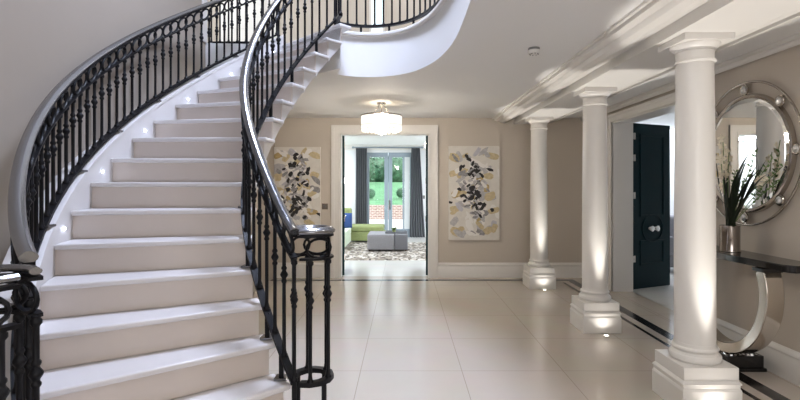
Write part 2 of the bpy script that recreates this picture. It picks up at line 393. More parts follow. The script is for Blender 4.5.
# ------------------------------------------------------------------ doors
# double doors of the back wall stand open into the living room, seen edge on
def open_leaf(n, x, sx, label):
    d = MB(); y0, y1 = BACK + 0.17, BACK + 0.17 + 0.75; t = 0.042
    xa, xb = (x, x + t) if sx > 0 else (x - t, x)
    d.box(xa, xb, y0, y1, 0.008, DTOP - 0.01)
    fx = xb if sx > 0 else xa
    for za, zb in ((0.22, 0.85), (1.0, 2.25)):
        fr = 0.012 * sx
        for q in ((y0 + .12, y0 + .15, za, zb), (y1 - .15, y1 - .12, za, zb), (y0 + .12, y1 - .12, za, za + .03), (y0 + .12, y1 - .12, zb - .03, zb)):
            d.box(min(fx, fx + fr), max(fx, fx + fr), q[0], q[1], q[2], q[3])
    def swing(mb):
        ca, sa = math.cos(math.radians(11)), math.sin(math.radians(11)) * sx
        mb.v = [(x + (v[0] - x) * ca - (v[1] - y0) * sa, y0 + (v[0] - x) * sa + (v[1] - y0) * ca, v[2]) for v in mb.v]
        return mb
    o = struct('door_%d' % n, swing(d), M['teal'], label, 'door', smooth=0)
    k = MB()
    for z in (0.28, 0.95, 1.62, 2.25): k.box(min(fx, fx + .006 * sx) - .002, max(fx, fx + .006 * sx) + .002, y0 - 0.012, y0 + 0.03, z, z + 0.10)
    swing(k).build('hinge', M['chrome'], o, smooth=0)
    hm = MB().lathe([(0.008, 0), (0.008, 0.04), (0.026, 0.045), (0.028, 0.06), (0.018, 0.07), (0, 0.072)], (0, 0, 0), 12, axis='x')
    hm.v = [((fx + v[0] * sx), v[1] + y1 - 0.07, v[2] + 1.0) for v in hm.v]
    swing(hm).build('door_knob', M['chrome'], o)
    return o
open_leaf(1, DX0 + 0.014, 1, 'dark door leaf folded open on the left of the back doorway')
open_leaf(2, DX1 - 0.014, -1, 'dark door leaf folded open on the right of the back doorway')
# the tall teal leaf seen through the right doorway
hinge = Vector((2.205 * H, 4.567 * H, 0)); free = Vector((2.673 * H, 4.774 * H, 0))
dv = (free - hinge).normalized(); nv = Vector((dv.y, -dv.x, 0)); L = (free - hinge).length; DH = 1.606 * H
def obox(mb, a0, a1, d0, d1, z0, z1, mi=0):
    i0 = len(mb.v); mb.box(a0, a1, d0, d1, z0, z1, mi)
    for i in range(i0, len(mb.v)):
        a, d, z = mb.v[i]; p = hinge + dv * a + nv * d; mb.v[i] = (p.x, p.y, z)
d = MB(); obox(d, 0, L, -0.045, 0, 0.008, DH)
def pframe(a0, a1, z0, z1):
    for w0, w1, t in ((0, .022, .012), (.022, .034, .007)):
        obox(d, a0 + w0, a0 + w1, 0, t, z0 + w0, z1 - w0); obox(d, a1 - w1, a1 - w0, 0, t, z0 + w0, z1 - w0)
        obox(d, a0 + w1, a1 - w1, 0, t, z0 + w0, z0 + w1); obox(d, a0 + w1, a1 - w1, 0, t, z1 - w1, z1 - w0)
pframe(0.14, L - 0.14, 0.36, 0.74); pframe(0.14, L - 0.14, 1.10, DH - 0.16)
tl = struct('door_3', d, M['teal'], 'tall dark teal door leaf ajar in the right doorway', 'door', smooth=0)
# central oval-ended moulding round the knobs
ov = MB(); pts = []
for k in range(41):
    a = 2 * pi * k / 40; ca, sa = math.cos(a), math.sin(a)
    rr = 0.21 if abs(ca) < 0.75 else 0.24
    p = hinge + dv * (L / 2 + 0.235 * ca * (1 if abs(ca) < .8 else .95)) + nv * 0.008; pts.append((p.x, p.y, 0.92 + 0.205 * sa))
ov.tube(pts[:-1], 0.007, 6, closed=True); ov.build('oval_moulding', M['teal'], tl)
for a in (L / 2 - 0.055, L / 2 + 0.065):
    p = hinge + dv * a
    k = MB().lathe([(0.024, 0), (0.028, 0.004), (0.026, 0.010), (0.014, 0.018), (0.014, 0.030), (0.04, 0.036), (0.048, 0.044), (0.044, 0.054), (0.022, 0.060), (0, 0.061)], (0, 0, 0), 16, axis='y')
    for i, v in enumerate(k.v):
        q = p + dv * v[0] + nv * v[1]; k.v[i] = (q.x, q.y, 0.92 + v[2])
    tag(k.build('door_knob', M['chrome'], tl), 'round chrome door knob')
for z in (0.42, 1.38, 1.95, 2.28):
    k = MB(); obox(k, -0.03, 0.035, 0.0, 0.012, z, z + 0.10); obox(k, -0.03, -0.012, -0.02, 0.02, z, z + .10)
    k.build('hinge', M['nickel'], tl, smooth=0)

# ------------------------------------------------------------------ staircase
st = thing('staircase', 'curved pale limestone staircase rising clockwise along the left wall', 'staircase', (pol((RIN + ROUT) / 2, ang(1))[0], pol((RIN + ROUT) / 2, ang(1))[1], 0))
def arcpts(R, a0, a1, k=6): return [pol(R, a0 + (a1 - a0) * i / k) for i in range(k + 1)]
for n in range(1, 18):
    a0, a1 = ang(n), ang(n + 1); z = n * U + 0.025
    ov_ = 0.030
    # nosing overhang converts to an angle at each radius: front edge offset parallel to riser
    fr = Vector((math.sin(a0), -math.cos(a0), 0))    # direction of descent
    inn = arcpts(RIN - 0.030, a0, a1); outr = arcpts(ROUT, a0, a1)
    f0 = (inn[0][0] + fr.x * ov_, inn[0][1] + fr.y * ov_); f1 = (outr[0][0] + fr.x * ov_, outr[0][1] + fr.y * ov_)
    pl = [f0] + inn + outr[::-1] + [f1]
    MB().prism(pl, z - 0.030, z).build('tread', M['tread'], st, bevel=0.009, bseg=3)
    rin = pol(RIN, a0); rot = pol(ROUT, a0)
    e = 0.016
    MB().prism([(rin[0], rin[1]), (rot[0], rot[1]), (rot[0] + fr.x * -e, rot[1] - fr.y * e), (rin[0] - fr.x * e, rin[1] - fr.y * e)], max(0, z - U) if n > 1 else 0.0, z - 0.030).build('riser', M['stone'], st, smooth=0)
# top riser under the landing nosing
a0 = ang(18); fr = Vector((math.sin(a0), -math.cos(a0), 0)); rin = pol(RIN, a0); rot = pol(ROUT, a0); z = LAND
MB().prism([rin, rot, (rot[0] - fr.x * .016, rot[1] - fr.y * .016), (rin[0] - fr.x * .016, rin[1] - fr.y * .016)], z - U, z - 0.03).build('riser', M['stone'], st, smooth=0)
ri2 = pol(RIN - 0.03, a0)
MB().prism([(ri2[0] + fr.x * .03, ri2[1] + fr.y * .03), (rot[0] + fr.x * .03, rot[1] + fr.y * .03), (rot[0] - fr.x * .12, rot[1] - fr.y * .12), (ri2[0] - fr.x * .12, ri2[1] - fr.y * .12)], z - 0.03, z + 0.004).build('tread', M['tread'], st, bevel=0.009, bseg=3)
# carriage under the treads with a smooth soffit
cb = MB()
for n in range(1, 18):
    a0, a1 = ang(n), ang(n + 1); top = n * U + 0.025 - 0.0305
    K = 4
    for k in range(K):
        q0 = a0 + (a1 - a0) * k / K; q1 = a0 + (a1 - a0) * (k + 1) / K
        s0 = max(0, znose(q0) - U - 0.05); s1 = max(0, znose(q1) - U - 0.05)
        i0, i1, o0, o1 = pol(RIN, q0), pol(RIN, q1), pol(ROUT, q0), pol(ROUT, q1)
        if k == 0:   # keep behind the riser plate
            sh = 0.016; fr = Vector((math.sin(a0), -math.cos(a0), 0))
            i0 = (i0[0] - fr.x * sh, i0[1] - fr.y * sh); o0 = (o0[0] - fr.x * sh, o0[1] - fr.y * sh)
        vs = [(*i0, s0), (*i1, s1), (*o1, s1), (*o0, s0), (*i0, top), (*i1, top), (*o1, top), (*o0, top)]
        cb.add(vs, [(0, 1, 2, 3), (4, 7, 6, 5), (0, 4, 5, 1), (3, 2, 6, 7), (0, 3, 7, 4), (1, 5, 6, 2)])
cb.build('carriage', M['string'], st, smooth=0)
# outer string: a curb between the steps and the wall side
sb = MB(); N = 80; th0, th1 = ang(1) + 0.03, TH_TOP
vs = []; prof_n = 6
for i in range(N + 1):
    th = th0 + (th1 - th0) * i / N
    zt = nof(th) * U + 0.025 + 0.13; zb = max(0.0, nof(th) * U - U - 0.10)
    ri, ro = ROUT + 0.0005, ROUT + 0.145
    a, c = pol(ri, th), pol(ro, th); a2 = pol(ri - 0.006, th); c2 = pol(ro + 0.006, th)
    vs += [(*a, zb), (*a, zt - 0.035), (*a2, zt - 0.03), (*a2, zt - 0.006), (*pol(ri + 0.006, th), zt), (*pol(ro - .006, th), zt), (*c2, zt - 0.006), (*c, zb)]
m = 8
fs = [(i * m + k, (i + 1) * m + k, (i + 1) * m + (k + 1) % m, i * m + (k + 1) % m) for i in range(N) for k in range(m)] + [tuple(range(m)), tuple(N * m + k for k in range(m - 1, -1, -1))]
sb.add(vs, fs); sb.build('outer_string', M['string'], st, smooth=35)
# step lights in the outer string
for n in (3, 5, 7, 9, 11, 13, 15, 17):
    th = ang(n) - math.radians(3.0); z = n * U + 0.025 + 0.075
    p = pol(ROUT - 0.004, th); inward = Vector((math.cos(th), math.sin(th), 0))
    lb = MB()
    lens = []
    for r, dd in ((0.0075, 0.0), (0.0075, 0.003), (0.006, 0.005), (0.0, 0.006)):
        for k in range(12):
            q = 2 * pi * k / 12; tv = Vector((-inward.y, inward.x, 0))
            w = Vector((*p, z)) + inward * dd + tv * (r * math.cos(q)) + Vector((0, 0, r * math.sin(q))); lens.append(w)
    lb.add(lens, [(i * 12 + k, i * 12 + (k + 1) % 12, (i + 1) * 12 + (k + 1) % 12, (i + 1) * 12 + k) for i in range(3) for k in range(12)])
    tag(lb.build('step_light', M['led'], st), 'tiny glowing blue white step light')
    ld = bpy.data.lights.new('step_lamp', 'POINT'); ld.energy = 0.010; ld.color = (0.62, 0.68, 1.0); ld.shadow_soft_size = 0.01
    lo = bpy.data.objects.new('step_lamp', ld); lo.location = Vector((*p, z)) + inward * 0.035; COL.objects.link(lo)

# ------------------------------------------------------------------ railings
HPROF = [(-0.025, -0.010), (-0.028, 0.0), (-0.025, 0.007), (-0.018, 0.010), (-0.013, 0.017), (-0.005, 0.020), (0.005, 0.020), (0.013, 0.017), (0.018, 0.010), (0.025, 0.007), (0.028, 0.0), (0.025, -0.010), (0.013, -0.018), (-0.013, -0.018)]
FLAT = [(-0.019, -0.006), (-0.019, 0.006), (0.019, 0.006), (0.019, -0.006)]
BOT = [(-0.020, -0.012), (-0.020, 0.012), (0.020, 0.012), (0.020, -0.012)]
def resample(S, step):
    out = [S[0]]; acc = 0.0
    for a, b in zip(S, S[1:]):
        d = math.hypot(b[0] - a[0], b[1] - a[1])
        while acc + d >= step:
            t = (step - acc) / d
            a = tuple(x + (y - x) * t for x, y in zip(a, b)); out.append(a); d = math.hypot(b[0] - a[0], b[1] - a[1]); acc = 0.0
        acc += d
    return out
FRZ = 0.105
def baluster_mesh(x, y, z0, z1, r=0.0100, kn=0.30, seg=8):
    L = z1 - z0; zk = z1 - kn * L
    pr = [(r * 1.9, z0), (r * 1.9, z0 + .010), (r * 1.25, z0 + .018), (r, z0 + .04)]
    for dz, q in ((-.045, 1), (-.038, 1.5), (-.030, 1.5), (-.024, 1.1), (-.018, 1.2), (-.009, 1.8), (0, 2.15), (.009, 1.8), (.018, 1.2), (.024, 1.1), (.030, 1.5), (.038, 1.5), (.045, 1)): pr.append((r * q, zk + dz))
    pr += [(r, z1 - .035), (r * 1.7, z1 - .026), (r * 1.7, z1 - .014), (r * 1.2, z1 - .008), (r * 1.5, z1)]
    return MB().lathe(pr, (x, y, 0), seg)
def railing(root, S, step, frieze=True, newel=(), brackets=(), rail_mat='pewter', hs=1.0, rt=0.0095):
    """S: dense samples (x, y, z of the bottom rail, z of the handrail)."""
    D = resample(S, 0.05)
    MB().sweep([(p[0], p[1], p[3]) for p in D], [(a * hs, c * hs) for a, c in HPROF]).build('handrail', M[rail_mat], root, smooth=50)
    MB().sweep([(p[0], p[1], p[3] - 0.025) for p in D], FLAT).build('upper_bar', M['iron'], root)
    if frieze: MB().sweep([(p[0], p[1], p[3] - 0.036 - FRZ) for p in D], FLAT).build('frieze_bar', M['iron'], root)
    MB().sweep([(p[0], p[1], p[2]) for p in D], BOT).build('bottom_bar', M['iron'], root)
    B = resample(S, step)
    for i, p in enumerate(B):
        zt = p[3] - 0.036 - (FRZ if frieze else 0)
        if zt - p[2] < 0.2: continue
        baluster_mesh(p[0], p[1], p[2] + 0.006, zt, kn=0.30 if i % 2 else 0.335).build('baluster', M['iron'], root, smooth=60)
        if frieze and i + 1 < len(B):
            q = B[i + 1]
            # interlocking rings: each ring is wider than the gap between balusters
            c = Vector(((p[0] + q[0]) / 2, (p[1] + q[1]) / 2, (p[3] + q[3]) / 2 - 0.036 - FRZ / 2))
            t = Vector((q[0] - p[0], q[1] - p[1], q[3] - p[3])); t.normalize()
            lat = Vector((t.y, -t.x, 0)).normalized()
            off = 0.005 if i % 2 else -0.005
            pts = [c + lat * off + t * (step * 0.64 * math.cos(a)) + Vector((0, 0, (FRZ / 2 - 0.004) * math.sin(a))) for a in [2 * pi * k / 16 for k in range(16)]]
            MB().tube(pts, rt, 6, closed=True).build('frieze_ring', M['iron'], root, smooth=60)
    for (x, y, z0, z1) in newel:
        MB().lathe([(0.013, z0), (0.013, z1)], (x, y, 0), 10).build('post', M['iron'], root)
    for (x, y, z0, z1) in brackets:
        b = MB().box(x - .012, x + .012, y - .012, y + .012, z0 + .01, z1)
        b.build('bracket', M['iron'], root, smooth=0)
        MB().prism([(x - .035, y - .035), (x + .035, y - .035), (x + .035, y + .035), (x - .035, y + .035)], z0 + 0.001, z0 + 0.016).build('shoe', M['pewter'], root, smooth=0, bevel=0.004)

def stair_samples(R, th_lo, bot_off, zb_min, zt_min, top_th, w=0.04, rise=4.92, squeeze=0.0):
    S = []
    k = 160
    for i in range(k + 1):
        th = th_lo + (top_th - th_lo) * i / k
        q_ = min(1, max(0, (math.degrees(th) - 12) / 33)); q_ = q_ * q_ * (3 - 2 * q_)
        x, y = pol(R - squeeze * q_, th); m_ = 9 - nof(th)
        zt = H + (-m_ + rise) * U
        # soft blend between the pitch and the level easing
        zt = zt_min + w * math.log(1 + math.exp(min(60, (zt - zt_min) / w)))
        zb = max(nof(th) * U + 0.025 + bot_off, zb_min)
        S.append((x, y, zb, zt))
    return S
def volute(S, side, R, zb, zt, turn=1.75 * pi):
    """Spiral continuing S backwards from its first sample; side=+1 curls to the left of the downhill direction."""
    p0, p1 = S[0], S[1]
    t = Vector((p0[0] - p1[0], p0[1] - p1[1], 0)).normalized(); nrm = Vector((-t.y, t.x, 0)) * side
    c = Vector((p0[0], p0[1], 0)) + nrm * R
    out = []; k = 40
    for i in range(1, k + 1):
        a = turn * i / k; r = R * (1 - 0.12 * (i / k))
        v = c + (-nrm * math.cos(a) + t * math.sin(a)) * r
        out.append((v.x, v.y, zb, zt))
    return out[::-1]
# inner railing
ZV = H - 1.36 * U
th_lo = math.radians(46.5)
Si = stair_samples(9.42 * U, th_lo, 0.08, 2.75 * U, H - 1.66 * U, TH_TOP + 0.015, w=.05, squeeze=.38 * U)
Vi = volute(Si, 1, 0.60 * U, Si[0][2], Si[0][3])
ri = thing('stair_railing', 'black iron stair railing with pewter handrail ending in a scroll beside the hall floor', 'railing', (Si[0][0], Si[0][1], 0), 'black iron railings')
nw = [(Vi[k][0], Vi[k][1], 0.0, Vi[k][2]) for k in (4, 16, 28)] + [(Si[0][0], Si[0][1], 0.0, Si[0][2])]
br = []
for n in (4, 6, 8, 10, 12, 14, 16):
    th = ang(n) - math.radians(2.2); q_ = min(1, max(0, (math.degrees(th) - 12) / 33)); q_ = q_ * q_ * (3 - 2 * q_); x, y = pol((9.42 - .38 * q_) * U, th); br.append((x, y, n * U + .025, nof(th) * U + .025 + .08))
th = ang(3) - math.radians(2.2); x, y = pol(9.06 * U, th); br.append((x, y, 3 * U + .025, 3.7 * U + .03))
railing(ri, Si, 0.098, newel=nw, brackets=br)
railing(ri, Vi + Si[:1], 0.112, rt=.0075)
# outer railing
th_lo = math.radians(48)
So = stair_samples(15.28 * U, th_lo, 0.165, 2.6 * U, H - 1.75 * U, TH_TOP + 0.015, w=.12, rise=4.66)
Vo = []
for k in range(49):
    a_ = math.radians(35) + 2 * pi * .93 * k / 48
    Vo.append((-7.30 * U + .78 * U * math.cos(a_), 8.15 * U + .78 * U * math.sin(a_), So[0][2], So[0][3] - 0.030))
ro = thing('stair_railing', 'black iron stair railing along the left wall on the white outer string', 'railing', (So[0][0], So[0][1], 0), 'black iron railings')
nw = [(Vo[k][0], Vo[k][1], 0.0, Vo[k][2]) for k in (2, 14, 26, 38, 47)] + [(So[0][0], So[0][1], 0.0, So[0][2])]
br = []
for k in range(0, 9):
    th = math.radians(43 - k * 10.6)
    if th < TH_TOP + .05: break
    x, y = pol(15.28 * U, th); zc = nof(th) * U + .025 + .13; br.append((x, y, zc - .001, zc + .04))
railing(ro, So, 0.096, newel=nw, brackets=br)
railing(ro, Vo, 0.118, hs=.62, rt=.008)
# gallery railing along the curved edge
gp = [Vector((x, y, 0)) for x, y in fas[1:]]
G = []
for i, p in enumerate(gp):
    t = (gp[min(i + 1, len(gp) - 1)] - gp[max(i - 1, 0)]).normalized(); lat = Vector((-t.y, t.x, 0))
    q = p + lat * 0.05; G.append((q.x, q.y, LAND + 0.04 + 0.09, LAND + 0.95))
ti = pol(9.42 * U, TH_TOP)
G = [(ti[0] + .02, ti[1] + .06, G[0][2], G[0][3])] + [g for g in G if g[1] > 9 * U]
rg = thing('gallery_railing', 'black iron balustrade curving along the white gallery edge overhead', 'railing', (G[0][0], G[0][1], LAND), 'black iron railings')
railing(rg, G, 0.098, brackets=[(g[0], g[1], LAND + .04, LAND + .13) for g in G[1:40:8]])
# landing railing
Lr = [(LEFTX + 0.04, 30.4 * U + .06, LAND + 0.02, LAND + 0.95), (-8.7 * U, 30.4 * U + .06, LAND + 0.02, LAND + 0.95)]
rl = thing('landing_railing', 'short straight black balustrade across the landing behind the stairs', 'railing', Lr[0][:2] + (LAND,), 'black iron railings')
railing(rl, Lr, 0.098, brackets=[(Lr[0][0], Lr[0][1], LAND, LAND + .03)])

# ------------------------------------------------------------------ columns
def column(i, y_front, label):
    cx = 1.2145 * H + 0.204; cy = y_front + 0.204; top = 1.676 * H
    r = thing('column', label, 'column', (cx, cy, 0), 'row of white columns')
    b = MB()
    def sq(h, z0, z1): b.box(cx - h, cx + h, cy - h, cy + h, z0, z1)
    def fru(h0, h1, z0, z1):
        vs = [(cx + sx * h0, cy + sy * h0, z0) for sx, sy in ((-1, -1), (1, -1), (1, 1), (-1, 1))] + [(cx + sx * h1, cy + sy * h1, z1) for sx, sy in ((-1, -1), (1, -1), (1, 1), (-1, 1))]
        b.add(vs, [(3, 2, 1, 0), (4, 5, 6, 7), (0, 1, 5, 4), (1, 2, 6, 5), (2, 3, 7, 6), (3, 0, 4, 7)])
    sq(.204, 0.0005, .165); fru(.204, .197, .165, .180); sq(.197, .180, .205); fru(.204, .204, .205, .214); fru(.204, .190, .214, .232); sq(.190, .232, .322)
    b.build('plinth', M['gloss_white'], r, smooth=0, bevel=0.003)
    pr = [(.164, .322)] + [(.152 + .016 * math.sin(a), .350 - .026 * math.cos(a)) for a in [pi * k / 8 for k in range(9)]] + [(.150, .380), (.141, .392), (.141, .398)] + [(.140 + .012 * math.sin(a), .412 - .014 * math.cos(a)) for a in [pi * k / 6 for k in range(7)]] + [(.138, .428), (.136, .436), (.134, .45)]
    MB().lathe(pr, (cx, cy, 0), 48).build('base_moulding', M['gloss_white'], r, smooth=30)
    sh = []
    z0, z1 = .4505, top - .182
    for k in range(25):
        t = k / 24; sh.append((.133 - .011 * max(0, (t - .25) / .75) ** 1.4, z0 + (z1 - z0) * t))
    MB().lathe(sh, (cx, cy, 0), 64).build('shaft', M['gloss_white'], r, smooth=60)
    c = MB()
    pr = [(.122, top - .1815), (.132, top - .179), (.137, top - .170), (.132, top - .160), (.124, top - .157), (.124, top - .098), (.131, top - .094), (.131, top - .084), (.139, top - .080), (.153, top - .066), (.162, top - .052), (.162, top - .046)]
    c.lathe(pr, (cx, cy, 0), 48)
    c.box(cx - .173, cx + .173, cy - .173, cy + .173, top - .046, top - .001)
    c.build('capital', M['gloss_white'], r, smooth=30)
    # floor-recessed uplight in front of the plinth
    u = thing('uplight', ('recessed floor uplight in front of the farthest column', 'recessed floor uplight in front of the middle column', 'recessed floor uplight in front of the nearest column')[i], 'floor light', (cx + .005, y_front - .085, 0), 'floor uplights')
    MB().lathe([(.034, .0006), (.034, .006), (.024, .008), (.024, .0055)], (cx + .005, y_front - .085, 0), 20).build('bezel', M['chrome'], u)
    MB().lathe([(.0235, .001), (.0235, .006), (0, .0065)], (cx + .005, y_front - .085, 0), 16).build('lens', M['lampglass'], u)
    for en, ss, bl_, tilt in ((140, 31, .38, 0), (2.4, 130, 1.0, 12)):
        ld = bpy.data.lights.new('uplight_lamp', 'SPOT'); ld.energy = en; ld.spot_size = math.radians(ss); ld.spot_blend = bl_; ld.shadow_soft_size = 0.03; ld.color = (1.0, 0.95, 0.88)
        lo = bpy.data.objects.new('uplight_lamp', ld); lo.location = (cx + .005, y_front - .085, .02); lo.rotation_euler = (pi - math.radians(tilt), 0, 0); COL.objects.link(lo)
for i, (yf, lb) in enumerate(((4.603 * H, 'white round column farthest from the viewer near the back wall'), (3.218 * H, 'white round column in the middle of the row'), (2.067 * H, 'white round column nearest the viewer in front of the console table'))):
    column(i, yf, lb)

# ------------------------------------------------------------------ paintings
def painting(x0, x1, z0, z1, seed, label):
    rnd = random.Random(seed)
    y0, y1 = BACK - 0.045, BACK - 0.002
    r = thing('canvas_picture', label, 'painting', ((x0 + x1) / 2, y1, z0), 'abstract canvases')
    b = MB().box(x0, x1, y0, y1, z0, z1, 0)
    w, h = x1 - x0, z1 - z0; cx = (x0 + x1) / 2; lay = [0]
    def stroke(x, z, l, wd, a, mi, jag=0.15):
        n = 10; ca, sa = math.cos(a), math.sin(a); pts = []
        for k in range(n):
            q = 2 * pi * k / n + .2; u = l * math.copysign(abs(math.cos(q)) ** .75, math.cos(q)) * (1 + rnd.uniform(-jag, jag)); v = wd * math.copysign(abs(math.sin(q)) ** .75, math.sin(q)) * (1 + rnd.uniform(-jag, jag))
            px, pz = x + u * ca - v * sa, z + u * sa + v * ca
            pts.append((min(max(px, x0 + .004), x1 - .004), min(max(pz, z0 + .004), z1 - .004)))
        lay[0] += 1; yy = y0 - 0.0006 - lay[0] * 0.00002
        b.add([(p[0], yy, p[1]) for p in pts], [tuple(range(n))], mi)
    # soft ground washes
    for _ in range(26): stroke(cx + rnd.gauss(0, .24) * w, z0 + rnd.uniform(.08, .95) * h, rnd.uniform(.06, .13), rnd.uniform(.035, .07), rnd.uniform(0, pi), rnd.choice((5, 5, 7, 7, 6)))
    # ochre petals round the margins
    for sx in (-1, 1):
        for k in range(5):
            zz = z0 + (.12 + .19 * k + rnd.uniform(-.04, .04)) * h
            stroke(cx + sx * rnd.uniform(.27, .40) * w, zz, rnd.uniform(.08, .12), rnd.uniform(.05, .07), rnd.uniform(-.6, .6) * sx, rnd.choice((1, 2, 2)))
    for _ in range(12): stroke(cx + rnd.gauss(0, .17) * w, z0 + rnd.uniform(.1, .95) * h, rnd.uniform(.06, .10), rnd.uniform(.035, .055), rnd.uniform(0, pi), rnd.choice((1, 2, 2)))
    # broad crossing grey and white dabs up the middle
    for _ in range(75):
        zz = min(.94, max(.07, rnd.gauss(.53, .25)))
        stroke(cx + rnd.gauss(0, .18) * w, z0 + zz * h, rnd.uniform(.045, .10), rnd.uniform(.022, .045), rnd.choice((.7, -.7, .9, -.5, 2.2)) + rnd.uniform(-.3, .3), rnd.choices((4, 5, 6, 7, 2), (4, 5, 1, 7, 2))[0], .28)
    # black dabs gathered in three clumps, with white and grey broken over them
    for (mx_, mz_, n_) in ((.02, .74, 17), (-.02, .50, 13), (.08, .33, 10), (0, .55, 8)):
        for _ in range(n_):
            sp = .11 if n_ > 8 else .22
            stroke(cx + (mx_ + rnd.gauss(0, sp)) * w, z0 + (mz_ + rnd.gauss(0, .075 if n_ > 8 else .22)) * h, rnd.uniform(.03, .065), rnd.uniform(.016, .034), rnd.choice((.7, -.7, 1.1, 2.4)) + rnd.uniform(-.4, .4), 3, .32)
            if rnd.random() < .8: stroke(cx + (mx_ + rnd.gauss(0, .15)) * w, z0 + (mz_ + rnd.gauss(0, .09)) * h, rnd.uniform(.025, .06), rnd.uniform(.010, .026), rnd.choice((.7, -.7, .2)) + rnd.uniform(-.3, .3), rnd.choice((7, 4, 5, 4)), .3)
    c = b.build('canvas', [M['canvas'], M['ochre'], M['ochre2'], M['pblack'], M['pgrey'], M['pgrey2'], M['plilac'], M['pwhite']], r, smooth=0)
    return r
def bx(px): return (px - 404) / 475 * (BACK - 0.045)
def bz(py): return H + (186 - py) / 475 * (BACK - 0.045)
painting(bx(270), bx(320.3), bz(237), bz(147), 5, 'abstract black and ochre flower painting left of the doorway behind the stair railing')
painting(bx(448.6), bx(499.4), bz(240), bz(146), 11, 'abstract black and ochre flower painting right of the doorway')
# light switch by the left painting
sw = MB().box(bx(321.5), bx(327.5), BACK - .010, BACK - .001, bz(209.5), bz(203.5))
so = tag(sw.build('light_switch', M['nickel'], loc=(bx(324.5), BACK, bz(206)), smooth=0, bevel=.002), 'small square metal light switch between left painting and doorway', 'light switch', None, 'thing')
MB().box(bx(324), bx(325), BACK - .014, BACK - .010, bz(207.5), bz(205.5)).build('rocker', M['plasticgrey'], so, smooth=0)

# ------------------------------------------------------------------ chandelier, smoke alarm
cy_, cx_ = 4.25 * H, (381.5 - 404) / 475 * 4.25 * H
ch = thing('chandelier', 'round glowing crystal drum chandelier on the ceiling before the doorway', 'chandelier', (cx_, cy_, CEIL))
zt = H + (186 - 115.5) / 475 * cy_; zb = H + (186 - 129.5) / 475 * cy_; R = 20.3 / 475 * cy_
MB().lathe([(0.0, CEIL - .022), (.062, CEIL - .020), (.066, CEIL - .001)], (cx_, cy_, 0), 24).build('ceiling_rose', M['nickel'], ch)
rd = MB().tube([(cx_, cy_, CEIL - .02), (cx_, cy_, zt)], .006, 8)
for k in range(4):
    a = pi / 4 + k * pi / 2; rd.tube([(cx_ + .04 * math.cos(a), cy_ + .04 * math.sin(a), CEIL - .02), (cx_ + .16 * math.cos(a), cy_ + .16 * math.sin(a), zt + .005)], .002, 5)
rd.build('suspension_rods', M['nickel'], ch)
MB().lathe([(R + .004, zt - .016), (R + .006, zt - .002), (R - .01, zt + .006), (.03, zt + .012), (.0, zt + .012)], (cx_, cy_, 0), 40).build('top_plate', M['nickel'], ch)
for k in range(30):
    a0, a1 = 2 * pi * (k + .06) / 30, 2 * pi * (k + .94) / 30
    g = MB(); vs = []
    for r_, z in ((R, zb), (R, zt - .016), (R - .008, zt - .016), (R - .008, zb)):
        for a in (a0, a1): vs.append((cx_ + r_ * math.cos(a), cy_ + r_ * math.sin(a), z))
    g.add(vs, [(0, 1, 3, 2), (2, 3, 5, 4), (4, 5, 7, 6), (6, 7, 1, 0), (0, 2, 4, 6), (1, 7, 5, 3)])
    g.build('glass_panel', M['shade'], ch, smooth=0)
for z in (zb - .001, (zb * .72 + zt * .28)):
    MB().tube([(cx_ + (R + .003) * math.cos(2 * pi * k / 40), cy_ + (R + .003) * math.sin(2 * pi * k / 40), z) for k in range(40)], .003, 5, closed=True).build('hoop', M['nickel'], ch)
MB().lathe([(R - .012, zb + .004), (0, zb + .002)], (cx_, cy_, 0), 32, caps=False).build('diffuser', M['shade'], ch)
for ring, rad, z in ((9, .085, zb - .030), (6, .05, zb - .055), (1, 0, zb - .078)):
    for k in range(ring):
        a = 2 * pi * k / max(1, ring)
        MB().lathe([(0, -.017), (.011, -.006), (.011, .004), (.004, .014), (.002, .03)], (cx_ + rad * math.cos(a), cy_ + rad * math.sin(a), z), 8).build('crystal_drop', M['bead'], ch, smooth=0)
for k in range(26):
    a = 2 * pi * k / 26
    MB().lathe([(0, -.016), (.009, -.006), (.009, .004), (.002, .014)], (cx_ + (R - .012) * math.cos(a), cy_ + (R - .012) * math.sin(a), zb - .012), 8).build('crystal_drop', M['bead'], ch, smooth=0)

sa_y = 2.557 * H; sa_x = 130 / 475 * sa_y
sm = thing('smoke_alarm', 'small round smoke alarm on the hall ceiling near the beam', 'smoke alarm', (sa_x, sa_y, CEIL))
MB().lathe([(.048, CEIL - .001), (.050, CEIL - .012), (.047, CEIL - .020)], (sa_x, sa_y, 0), 28).build('base', M['plasticgrey'], sm)
MB().lathe([(.050, CEIL - .0205), (.052, CEIL - .030), (.045, CEIL - .048), (.020, CEIL - .056), (0, CEIL - .057)], (sa_x, sa_y, 0), 28).build('cover', M['plastic'], sm)
gr = MB()
for k in range(8):
    a = 2 * pi * k / 8; gr.box(sa_x + .035 * math.cos(a) - .004, sa_x + .035 * math.cos(a) + .004, sa_y + .035 * math.sin(a) - .004, sa_y + .035 * math.sin(a) + .004, CEIL - .056, CEIL - .046)
gr.build('vent', M['plasticgrey'], sm, smooth=0)

